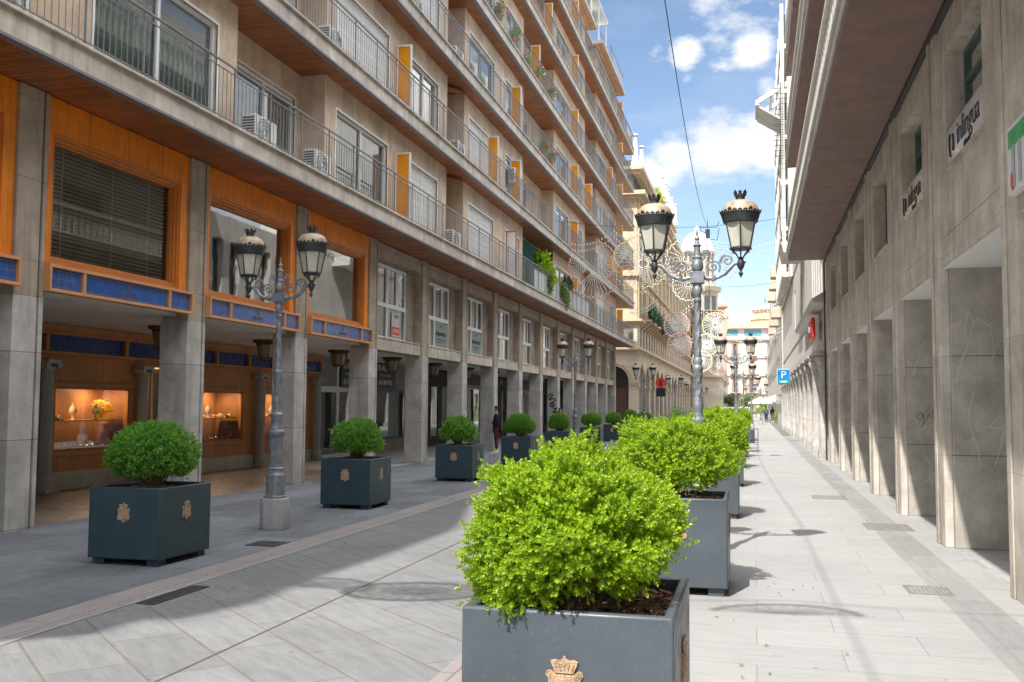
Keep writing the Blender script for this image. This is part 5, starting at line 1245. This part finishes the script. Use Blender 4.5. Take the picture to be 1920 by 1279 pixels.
# =================================================================== trees in the square
for i,(x,y,h,s_,lab) in enumerate([(-4.6,205,4.2,1.7,'low round tree nearest the beige wing in the square'),(-1.8,208,4.6,2.0,'broad tree in the middle of the distant square'),(1.3,203,4.0,1.5,'yellowish small tree by the white parasols')]):
    T=thing('plaza_tree',(x,y,0),lab,'tree','trees in the distant square')
    R_=random.Random(40+i); pts=[(x+R_.uniform(-s_,s_)*.7,y+R_.uniform(-s_,s_)*.7,h*.62+R_.uniform(-.6,.8),s_*.6,s_*.6,s_*.5) for _ in range(9)]
    mb=leafblob('crown',pts,2200,.3,50+i,'leafT' if i<2 else 'leafY','','',twig=True); mb.build('crown',mt['leafT' if i<2 else 'leafY'],T,smooth=0)
    tk=MB().tube([(x,y,0),(x+.05,y,h*.3),(x,y,h*.6)],[.14,.10,.06],8)
    for k in range(5): a=k*1.3; tk.tube([(x,y,h*.35),(x+.5*math.cos(a)*s_,y+.5*math.sin(a)*s_,h*.7)],[.05,.02],5)
    tk.build('trunk',mt['bark'],T)
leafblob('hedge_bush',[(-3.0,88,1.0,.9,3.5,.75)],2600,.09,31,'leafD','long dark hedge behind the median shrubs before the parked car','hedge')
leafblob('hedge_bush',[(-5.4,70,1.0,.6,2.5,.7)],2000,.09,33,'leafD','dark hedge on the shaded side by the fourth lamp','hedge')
leafblob('cafe_plant',[(2.25,104,.75,.4,.4,.7)],900,.12,35,'leafY','spiky potted plant at the foot of the closed parasol','plant')
leafblob('cafe_hedge',[(.7,116,1.3,.7,.7,.45)],1200,.12,36,'leafS','green planter bush beside the strolling pair','bush')
# parasols
def parasol(x,y,r_,z,lab,closed=False):
    T=thing('parasol',(x,y,0),lab,'parasol')
    MB().tube([(x,y,0),(x,y,z)],.04,8).build('pole',mt['rail'],T)
    if closed: MB().lathe([(.12,.5),(.30,.55),(.38,.9),(.34,1.5),(.2,2.2),(.08,z),(0,z+.05)],(x,y,0),10).build('canopy',MAT('cream_canvas',(.62,.56,.50),.9,joint=None),T)
    else: MB().lathe([(r_,z-.6),(r_,z-.45),(.05,z+.25),(0,z+.25)],(x,y,0),8,rot=.39).build('canopy',MAT('white_canvas'+lab[:3],(.80,.78,.76),.9),T,smooth=0)
parasol(2.5,113,1.9,2.9,'big open white parasol over the footway cafe'); parasol(.7,126,1.6,2.7,'second open white parasol farther toward the square'); parasol(2.75,103,0,2.75,'closed cream parasol standing by the white wall',True)
# =================================================================== car
def car(x,y,lab):
    T=thing('parked_car',(x,y,0),lab,'car')
    prof=[(-2.1,.35),(-2.1,.85),(-1.9,1.0),(-1.2,1.08),(-.6,1.62),(1.3,1.68),(1.95,1.15),(2.1,1.0),(2.1,.35)]
    MB().prism(prof,(x-.85,y,0),(0,1,0),(0,0,1),(1.7,0,0)).build('body',mt['carpaint'],T,bev=.08)
    MB().obox((x,y-.93,1.34),(.68,0,0),(0,.30,.27),(0,-.012,.012)).obox((x,y+1.66,1.42),(.68,0,0),(0,.28,-.25),(0,.012,.012)).box(x-.86,x-.852,y-.6,y+1.3,1.1,1.55).box(x+.852,x+.86,y-.6,y+1.3,1.1,1.55).build('windscreen',mt['win_dark'],T,smooth=0)
    for sx in (-1,1):
        for sy in (-1.35,1.35):
            wv=MB(); cx=x+sx*.78
            wv.tube([(cx-.1,y+sy,.33),(cx+.1,y+sy,.33)],.33,18); wo_=wv.build('wheel',mt['tyre'],T); MB().tube([(cx-.11,y+sy,.33),(cx+.11,y+sy,.33)],.19,12).build('rim',mt['rail'],wo_)
        MB().ball((x+sx*.62,y-2.1,.78),.14,.05,.09).build('headlight',mt['opal'],T)
        MB().ball((x+sx*.95,y-.75,1.12),.09,.06,.07).build('wing_mirror',mt['carpaint'],T)
car(-2.75,96,'white car facing us, its roof above the median shrubs'); car(-1.4,140,'white car farther off before the square')
# =================================================================== signs
T=thing('traffic_sign',(-5.4,58,0),'red round traffic sign above a small black board on a thin pole','traffic sign')
MB().tube([(-5.4,58.03,0),(-5.4,58.03,3.35)],.035,8).build('pole',mt['rail'],T)
MB().tube([(-5.4,57.97,3.1),(-5.4,57.99,3.1)],.30,28).build('disc',mt['red'],T)
MB().box(-5.47,-5.33,57.955,57.968,2.93,3.27).build('disc_mark',mt['maroon'],T)
MB().box(-5.67,-5.13,57.96,57.99,2.28,2.80).build('board',mt['ink'],T,bev=.005)
T=thing('parking_sign',(1.42,50,0),'blue square parking sign with a green free-spaces strip hung from the white house','sign')
MB().box(1.12,1.70,49.9,50.05,2.86,3.58).build('panel',mt['blue_sign'],T,bev=.01)
MB().box(1.10,1.72,49.95,50.02,2.84,3.60).build('edge',mt['white'],T)
MB().box(1.20,1.62,49.885,49.899,2.89,3.03).build('status_strip',mt['green_sign'],T,smooth=0)
MB().box(1.7,2.4,49.96,50.0,3.2,3.26).build('bracket',mt['rail'],T)
text_obj('lettering','P',.52,(1.41,49.88,3.29),(RAD(90),0,0),mt['white'],T,bold=False)
text_obj('lettering','LIBRE',.13,(1.41,49.88,2.96),(RAD(90),0,0),mt['white'],T,bold=True)
# bench seen end-on in the planter row
T=thing('street_bench',(-.05,38.6,0),'grey metal bench end between two median planters','bench')
for y in (38.2,39.2):
    MB().tube([(-.30,y,0),(-.30,y,.86),(.12,y,.86),(.12,y,0)],.022,6).tube([(-.3,y,.3),(.12,y,.3)],.018,6).build('leg_frame',mt['rail'],T)
MB().box(-.28,.10,38.2,39.2,.42,.46).build('seat',mt['planter'],T,bev=.005); MB().box(-.30,.0,38.2,38.23,.35,.84).build('end_panel',mt['planter'],T)
# =================================================================== overhead cable and festive lights
def catenary(a,b_,sag,n=24):
    a=V(a);b_=V(b_); return [a.lerp(b_,i/n)-V((0,0,sag*4*(i/n)*(1-i/n))) for i in range(n+1)]
o=MB().tube(catenary((-1.2,9.0,8.6),(-2.0,45,9.95),1.05,40),.009,6).tube(catenary((-1.2,9.0,8.6),(-.9,-14,9.5),.5,20),.009,6).build('overhead_cable',mt['iron_dk'],loc=(-2.0,45,9.95)); tag(o,'thick black cable sagging down the sky to a junction box','cable')
T=MB().box(-2.12,-1.92,44.9,45.1,9.45,9.85); T.tube([(-2.02,45,10.3),(-2.02,45,9.0),(-1.95,45,6.5)],.015,5).tube([(-2.4,45,9.95),(-1.6,45,9.95),(-1.5,45,10.2)],.018,5).tube([(-1.9,45,9.4),(-1.6,45,9.35),(-1.5,45,9.9)],.015,5).tube([(-2.12,45,9.7),(-2.35,45,9.8),(-2.35,45,10.0)],.015,5)
o=T.build('junction_box',mt['iron_dk'],loc=(-2.02,45,9.6)); tag(o,'electrical junction box hanging in mid air at the end of the black cable','junction box')
o=MB().tube(catenary((-9.4,45,10.6),(2.3,45,10.4),.5),.012,5).build('span_wire',mt['iron_dk'],loc=(-9.4,45,10.6)); tag(o,'thin wire spanning the street above the nearer festive lights','wire')
o=MB().tube(catenary((-9.4,75,12.2),(2.2,75,11.2),.8),.015,5).build('span_wire',mt['iron_dk'],loc=(-9.4,75,12.2)); tag(o,'thin wire spanning the street above the farther festive lights','wire')
def bulbs(mb,p,s,m):
    x,y,z=p; mb.add([(x-s,y,z),(x,y-s,z),(x+s,y,z),(x,y+s,z),(x,y,z-s*1.3),(x,y,z+s*1.3)],[(0,1,5),(1,2,5),(2,3,5),(3,0,5),(1,0,4),(2,1,4),(3,2,4),(0,3,4)],m)
def fan(x,y,z,R0,a0,a1,nr,lab,mb_='bulbP',hub=True,s=.026,rings=(1.,),grp='festive light figures over the street'):
    R_=random.Random(int(x*100+z*10)); wr=MB(); bu=MB()
    full=abs(a1-a0)>359
    for k in range(nr+(0 if full else 1)):
        a=RAD(a0+(a1-a0)*k/nr); c_,s_=math.cos(a),math.sin(a)
        wr.tube([(x+.12*R0*c_,y,z+.12*R0*s_),(x+R0*.93*c_,y,z+R0*.93*s_)],.008,3)
        n=int(R0*.82/.085)
        for q in range(n):
            rr_=R0*(.14+.8*q/n); bulbs(bu,(x+rr_*c_,y-.03,z+rr_*s_),s*1.05,0)
        for dq in (-.35,0,.35):
            aa=a+dq*RAD((a1-a0)/nr); ro=R0*(1.0 if dq==0 else .95); bulbs(bu,(x+ro*math.cos(aa),y-.03,z+ro*math.sin(aa)),s*1.45,1)
    for rr_ in rings:
        wr.tube([(x+R0*rr_*.93*math.cos(RAD(a0+(a1-a0)*k/36)),y,z+R0*rr_*.93*math.sin(RAD(a0+(a1-a0)*k/36))) for k in range(37)],.010,3)
    T=thing('festive_light',(x,y,z),lab,'festive light',grp)
    wr.build('wire_frame',mt['rail'],T,smooth=0); bu.build('bulb_string',[mt['bulbW'],mt[mb_]],T,smooth=0); return T
def garland(pts,lab,s=.04,step=.11,m='bulbW',rows=2,y=45):
    g=MB(); L=[V(p) for p in pts]
    for dz in ([0,-.28] if rows==2 else [0]):
        g.tube([p+V((0,0,dz)) for p in L],.008,4,1)
    acc=0
    for a,b_ in zip(L,L[1:]):
        d=(b_-a).length; n=max(1,int(d/step))
        for q in range(n):
            p=a.lerp(b_,q/n)
            for dz in ([0,-.28] if rows==2 else [0]): 
                g.box(p.x-s*.55,p.x+s*.55,p.y-s*.5,p.y+s*.5,p.z+dz-s*2.6,p.z+dz-.01,0)
    o=g.build('light_garland',[mt[m],mt['rail']],smooth=0,loc=tuple(L[0])); return tag(o,lab,'light garland','bulb garlands strung across the street')
def curve3(p0,p1,sag,n=14): return catenary(p0,p1,sag,n)
garland(curve3((-8.35,45,9.45),(-6.35,45,10.0),.25)+curve3((-6.35,45,10.0),(-5.6,45,9.45),.05,6)[1:],'white bulb garland rising to a peak before the balconies')
garland(curve3((-5.6,45,9.45),(-3.4,45,9.7),.5)+curve3((-3.4,45,9.7),(2.3,45,10.0),.9,24)[1:],'long white bulb garland crossing the sky behind the near lamp',s=.025)
garland(curve3((-9.3,75,9.3),(-7.3,75,9.95),.3)+curve3((-7.3,75,9.95),(-4.4,75,9.9),.95)[1:]+curve3((-4.4,75,9.9),(-1.9,75,9.3),.8)[1:]+curve3((-1.9,75,9.3),(2.2,75,9.9),.6)[1:],'white bulb garland looping over the pink wheels',s=.05,step=.16)
garland(curve3((-5.0,75,7.2),(-2.2,75,7.4),.6)+curve3((-2.2,75,7.4),(2.2,75,7.9),.7)[1:],'lower white garland by the yellow wheel',s=.045,step=.16)
# nearer set
fan(-5.0,45,8.35,1.42,90,270,15,'large pale yellow half wheel of bulbs, its open side toward the lamp','bulbY',rings=(1.,.55))
fan(-4.9,45,8.35,1.15,-90,90,11,'pale yellow half wheel partly hidden by the near lantern','bulbY',rings=(1.,))
fan(-5.75,45,8.75,.62,88,225,9,'small quarter fan of yellow bulbs beside the balconies','bulbY',s=.034,rings=(1.,.7))
fan(-7.2,45,8.5,.95,-60,75,12,'pink butterfly wing of bulbs before the balcony rail','bulbP',rings=(1.,.8,.6))
fan(-7.45,45,8.25,1.1,150,215,8,'pink butterfly wing spreading toward the facade','bulbP',rings=(1.,.75))
fan(-7.3,45,8.1,1.35,225,320,10,'lower pink butterfly wings of bulbs','bulbP',rings=(1.,.8))
fan(-3.0,45,8.5,.95,120,400,16,'white bulb scrolls behind the near lamp post','bulbW',rings=(1.,.6))
fan(-1.5,45,8.3,.95,-80,90,7,'faint wire scroll hanging in the sky under the junction box','bulbW',s=.018,rings=(1.,.7,.4),hub=False)
fan(-2.9,45,7.3,.75,0,360,18,'white wheel of bulbs low behind the lamp collar','bulbW')
# farther set
fan(-5.75,75,7.95,.98,0,360,26,'upper pink wheel of bulbs','bulbP',s=.042)
fan(-5.55,75,6.42,.92,0,360,26,'lower pink wheel of bulbs','bulbP',s=.042)
fan(-2.85,75,7.9,.98,0,360,24,'bright yellow wheel of bulbs','bulbY',s=.038)
fan(-3.45,75,6.4,.86,0,360,24,'pale green wheel of bulbs','bulbG',s=.042)
fan(-3.85,75,5.15,.78,0,360,22,'small lower yellow wheel of bulbs','bulbY',s=.042)
fan(-2.6,75,4.85,.80,0,360,22,'pale pink wheel beside the distant lantern','bulbP',s=.03)
fan(-1.2,118,7.6,1.0,0,360,26,'faint pink wheel far down the street before the white palace','bulbP',s=.045)
# the set overhead that throws the rosette shadows on the road
fan(-4.75,2.6,8.1,.62,0,360,22,'wheel of bulbs overhead casting a rosette shadow on the slabs','bulbP',s=.035,rings=(1.,.8,.5))
fan(-5.9,2.5,8.1,.7,0,180,14,'half wheel of bulbs overhead near the shade edge','bulbY',s=.03,rings=(1.,.7))
fan(-1.5,2.5,8.1,.6,20,170,9,'half wheel of bulbs overhead above the footway','bulbW',s=.028,rings=(1.,))
garland(curve3((-8.4,2.6,8.6),(-4.6,2.6,8.9),.6)+curve3((-4.6,2.6,8.9),(-1.6,2.6,8.8),.5)[1:]+curve3((-1.6,2.6,8.8),(2.1,2.6,9.2),.4)[1:],'bulb garland overhead above the viewer',s=.012,rows=1)
# =================================================================== balcony plants
def pot(x,y,z,lab,seed,mat='leafD',h=.45,fl_=None):
    T=thing('potted_plant',(x,y,z),lab,'potted plant')
    MB().lathe([(.09,0),(.13,.2),(.14,.2),(.14,.23),(.11,.23),(0,.21)],(x,y,z),12).build('pot',mt['terracotta'],T)
    mb=leafblob('leaves',[(x,y,z+.2+h*.5,.22,.25,h*.55),(x,y+.2,z+.15+h*.3,.15,.25,h*.4)],420,.09,seed,mat,'','',twig=True); mb.build('foliage',mt[mat],T,smooth=0)
    if fl_:
        R_=random.Random(seed); g=MB()
        for i in range(16): g.ball((x+R_.uniform(-.05,.25),y+R_.uniform(-.25,.25),z+.2+R_.uniform(.1,h)),.035,n=6,k=4)
        g.build('blossom',mt[fl_],T)
for i,(y,k,m_,h,f_,lab) in enumerate([
 (28.5,3,'leafY',1.0,None,'tall leafy pot on the fourth balcony near the top of the picture'),(30.0,3,'leafD',.8,None,'climbing plant on the fourth balcony by the grey screen'),(32,3,'leafD',.4,'red','small red-flowered pot on the fourth balcony rail'),
 (34.2,3,'leafD',.35,None,'dark trailing pot after the red one on the fourth balcony'),(36.4,3,'leafY',.55,None,'yellowish pot midway along the fourth balcony'),(38.6,3,'leafD',.35,'white','white-flowered pot on the fourth balcony'),(41,3,'leafD',.3,'flower','pink-flowered pot farther along the fourth balcony'),
 (39.5,2,'leafD',.35,'flower','pink geranium on the third balcony beside blue sky reflections'),(41.2,2,'leafD',.3,'flower','lower pink geranium on third balcony'),(26.8,3,'leafS',1.0,None,'bright green plant at the very top of the fourth balcony'),(68.6,5,'leafT',.6,None,'green plant at the end of the sixth balcony'),(69.5,0,'leafD',.5,None,'dark pot at the end corner of the first balcony')]):
    pot(-8.6,y,ZS+HS*k+.385+(.3 if h<.5 else 0),lab,60+i,m_,h,f_)
leafblob('palm_plant',[(-8.75,40.2,7.7,.25,.55,.6),(-8.7,41.2,7.3,.22,.4,.45)],1500,.24,70,'leafS','feathery palm fronds in the green-lined loggia','palm')
leafblob('trailing_plant',[(-8.40,40.2,6.9,.09,.35,.5),(-8.38,43.8,6.65,.09,.7,.55),(-8.38,42.9,6.9,.1,.4,.4)],1700,.10,71,'leafT','green plant trailing down the first balcony railing','trailing plant')
leafblob('trailing_plant',[(-8.6,45.2,7.5,.25,.7,.35)],700,.12,72,'leafB','dark shrubby plant above the first balcony rail by the amber panels','plant')
o=MB()
for i in range(60): y=37.6+i*.22; o.box(-8.53,-8.51,y,y+.2,ZS+.42,ZS+1.22)
o=o.build('balcony_cladding',mt['curtain'],A,smooth=0)
# potted shrubs in the shop windows
for y,x,lab in ((30.55,-13.6,'lime potted ball shrub inside the white framed shop'),(32.2,-13.7,'lime ball shrub on a zinc bucket in the navy window')):
    T=thing('shop_plant',(x,y,.6),lab,'potted plant'); MB().lathe([(.12,.55),(.17,.95),(.18,1.15),(0,1.15)],(x,y,0),12).build('bucket',mt['rail'],T)
    mb=leafblob('leaves',[(x,y,1.45,.26,.28,.26)],700,.07,80,'leafS','','',twig=True); mb.build('foliage',mt['leafS'],T,smooth=0)
# =================================================================== people
def skin_body(name,nodes,edges,m,parent,sub=2):
    me=bpy.data.meshes.new(name); me.from_pydata([n[:3] for n in nodes],edges,[]); me.materials.append(m)
    o=bpy.data.objects.new(name,me); COL.objects.link(o); o.parent=parent
    bpy.context.view_layer.objects.active=o
    md=o.modifiers.new('skin','SKIN'); md.use_smooth_shade=True
    if not me.skin_vertices: bpy.context.view_layer.update()
    sv=me.skin_vertices[0].data if me.skin_vertices else None
    for i,n in enumerate(nodes): sv[i].radius=(n[3],n[4] if len(n)>4 else n[3])
    sv[0].use_root=True
    s=o.modifiers.new('sub','SUBSURF'); s.levels=sub; s.render_levels=sub
    return o
def person(x,y,rot,lab,pose,cols,H_=1.75,hair='short'):
    """pose: dict of joint positions (metres, figure faces -X in its own frame, x forward negative)"""
    T=thing('person',(0,0,0),lab,'person')
    P=pose; n=[];ed=[]
    def node(k,r1,r2=None): n.append((*P[k],r1,r2 or r1)); return len(n)-1
    pel=node('pelvis',.13,.14); bel=node('belly',.125,.14); ch=node('chest',.13,.17); nk=node('neckb',.065); n2=node('neck',.055); hd=node('head',.085,.078); ht=node('headtop',.075,.07)
    ed+=[(pel,bel),(bel,ch),(ch,nk),(nk,n2),(n2,hd),(hd,ht)]
    for s in 'LR':
        sh=node('sh'+s,.06);el=node('el'+s,.045);wr=node('wr'+s,.03);ed+=[(ch,sh),(sh,el),(el,wr)]
        palm=node('palm'+s,.028,.035); ed.append((wr,palm))
        hp=node('hip'+s,.09);kn=node('kn'+s,.06);an=node('an'+s,.04);to=node('toe'+s,.035,.04); ed+=[(pel,hp),(hp,kn),(kn,an),(an,to)]
    body=skin_body('body',n,ed,mt['skin'],T)
    # fingers: short separate chains closed toward the palm
    fm=MB()
    for s in 'LR':
        w_=V(P['wr'+s]);p_=V(P['palm'+s]); d=(p_-w_).normalized(); side=d.cross(V((0,0,1)))
        if side.length<.1: side=V((0,1,0))
        side.normalize(); up=side.cross(d).normalized()
        for k in range(4):
            b0=p_+d*.01+side*(.024-.016*k); l=(.034,.04,.037,.028)[k]
            fm.tube([b0,b0+d*l-up*.004,b0+d*l*1.5-up*.022,b0+d*l*1.45-up*.042],[.0088,.0082,.0075,.006],6)
        fm.tube([p_-d*.03+side*.03,p_-d*.0+side*.05-up*.01,p_+d*.025+side*.045-up*.025],[.011,.009,.007],6)
    h=V(P['head']); fwd=V(P['face']).normalized(); sd_=fwd.cross(V((0,0,1))).normalized(); up=sd_.cross(fwd)
    # face: nose, ears, brow, mouth
    fm.prism([(-.012,-.02),(.012,-.02),(.005,.03),(-.005,.03)],h+fwd*.078+up*-.005,sd_,up,fwd*.024)
    for s_ in (-1,1): fm.ball(tuple(h+sd_*s_*.078+up*-.005),.014,.02,.028,8,6)
    fm.build('hand',mt['skin'],body)
    eb=MB()
    for s_ in (-1,1): eb.ball(tuple(h+fwd*.080+sd_*s_*.03+up*.014),.009,.009,.007,8,5)
    eb.ball(tuple(h+fwd*.083-up*.042),.02,.02,.005,8,5); eb.build('face_detail',mt['hair'],body)
    # hair
    hm=MB(); hm.ball(tuple(V(P['headtop'])+fwd*-.012+up*.005),.088,.088,.075,14,9)
    if hair=='long': hm.ball(tuple(h-fwd*.045-up*.06),.085,.085,.16,12,8)
    else: hm.ball(tuple(h-fwd*.035+up*.01),.078,.078,.08,12,8)
    hm.build('hair',mt['hair'],body)
    # jacket (torso + sleeves), trousers, shoes as skinned shells
    j=[(*P['hem'],.165,.19),(*P['belly'],.15,.175),(*P['chest'],.155,.195),(*P['neckb'],.085,.10)]
    je=[(0,1),(1,2),(2,3)]
    for s in 'LR':
        b0=len(j); e_=V(P['el'+s]).lerp(V(P['wr'+s]),.88); j+=[(*P['sh'+s],.085),(*P['el'+s],.062),(*e_,.045)]; je+=[(2,b0),(b0,b0+1),(b0+1,b0+2)]
    skin_body('jacket',j,je,mt[cols[0]],T)
    tn=[(*P['pelvis'],.14,.155)];te=[]
    for s in 'LR':
        b0=len(tn); a_=V(P['kn'+s]).lerp(V(P['an'+s]),.9); tn+=[(*P['hip'+s],.105),(*P['kn'+s],.078),(*a_,.062)]; te+=[(0,b0),(b0,b0+1),(b0+1,b0+2)]
    skin_body('trousers',tn,te,mt[cols[1]],T)
    for s in 'LR':
        a_=V(P['an'+s]); t_=V(P['toe'+s]); d=(t_-a_); d.z=0; d.normalize(); q=V((-d.y,d.x,0))
        sh_=MB(); prof=[(-.07,0),(-.075,.06),(-.04,.10),(.03,.09),(.10,.055),(.17,.045),(.19,.02),(.18,0)]
        sh_.prism(prof,V((a_.x,a_.y,0))-q*.045,d,V((0,0,1)),q*.09); sh_.build('shoe',mt[cols[2]],T,bev=.015)
    T.location=(x,y,0); T.rotation_euler=(0,0,rot); T.scale=(H_/1.76,)*3
    return T
base=dict(pelvis=(0,0,.95),belly=(0,0,1.12),chest=(.01,0,1.36),neckb=(.0,0,1.48),neck=(-.015,0,1.54),head=(-.03,0,1.64),headtop=(-.02,0,1.70),face=(-1,0,-.15),hem=(0,0,.86),
 hipL=(0,.09,.90),hipR=(0,-.09,.90),knL=(-.02,.10,.50),knR=(-.03,-.10,.50),anL=(.03,.11,.09),anR=(.0,-.11,.09),toeL=(-.13,.13,.04),toeR=(-.16,-.13,.04),
 shL=(.01,.19,1.42),shR=(.01,-.19,1.42),elL=(.05,.23,1.14),elR=(.05,-.23,1.14),wrL=(-.02,.22,.90),wrR=(-.02,-.22,.90),palmL=(-.04,.22,.83),palmR=(-.04,-.22,.83))
man=dict(base); man.update(elL=(.0,.23,1.14),elR=(.02,-.23,1.14),wrL=(-.22,.10,1.20),wrR=(-.22,-.09,1.14),palmL=(-.29,.06,1.24),palmR=(-.29,-.04,1.16),face=(-1,-.25,-.5))
m_=person(-9.05,33.9,RAD(20),'man in a navy blazer and maroon trousers looking down at his phone by a pier',man,('navy','maroon','white'),1.66)
MB().prism([(-.045,.80),(.045,.80),(.02,1.46),(-.02,1.46)],(-.165,0,0),(0,1,0),(0,0,1),(-.006,0,0)).build('shirt_front',mt['shirt'],m_) if False else None
sf=MB().prism([(-.05,1.02),(.05,1.02),(.035,1.47),(-.035,1.47)],(-.158,0,0),(0,1,0),(0,0,1),(-.02,0,0)); 
so_=MB(); so_.merge(sf); s_o=so_.build('shirt_front',mt['shirt'],None,bev=.005); s_o.parent=m_
ph=MB().obox((-.325,.01,1.21),(.004,.0,.006),(0,.035,0),(-.03,0,.06)).build('phone',mt['ink'],bev=.002); ph.parent=None
ph.location=(-9.05,33.9,0); ph.rotation_euler=(0,0,RAD(20)); ph.scale=(1.66/1.76,)*3; tag(ph,'black phone held up by the man in the navy blazer','phone')
walk=dict(base); walk.update(knL=(-.14,.09,.52),anL=(-.16,.09,.12),toeL=(-.30,.1,.06),knR=(.04,-.09,.5),anR=(.22,-.09,.12),toeR=(.08,-.1,.05),elL=(.08,.25,1.15),wrL=(-.02,.24,.93),palmL=(-.05,.24,.87),face=(-1,0,-.1))
mt['denim']=MAT('denim',(.05,.08,.14),.85); mt['teal_top']=MAT('dark_teal_top',(.06,.11,.14),.85)
person(1.25,112,RAD(-90),'walker in a dark teal top strolling away, nearer the planters',walk,('teal_top','navy','ink'),1.78,'long')
person(1.95,112.6,RAD(-90),'walker with blond hair and blue jeans, nearer the white wall',walk,('denim','denim','white'),1.74,'long')
person(-8.0,40.4,RAD(150),'dark-haired woman whose head shows over a round shrub by the graffiti',base,('navy','ink','ink'),1.6,'long')
R_=random.Random(77); lf=MB()
for i in range(260):
    if R_.random()<.55: x=R_.uniform(-1.9,.6); y=R_.choice([4.3,9.4,15.7,21.8])+R_.gauss(0,1.3)
    else: x=R_.uniform(-7.3,-4.6); y=R_.uniform(7.5,24)
    a=R_.uniform(0,6.28); s=R_.uniform(.010,.026); c_,s_=math.cos(a)*s,math.sin(a)*s; z=.008+R_.uniform(0,.004)
    lf.add([(x-c_,y-s_,z),(x+s_*.45,y-c_*.45,z+.006),(x+c_,y+s_,z+.002),(x-s_*.45,y+c_*.45,z+.005)],[(0,1,2,3)],R_.choice([0,0,1]))
tag(lf.build('fallen_leaves',[MAT('dry_leaf',(.20,.12,.05),.8,fine=0),mt['leafT']],smooth=0),kind='stuff')
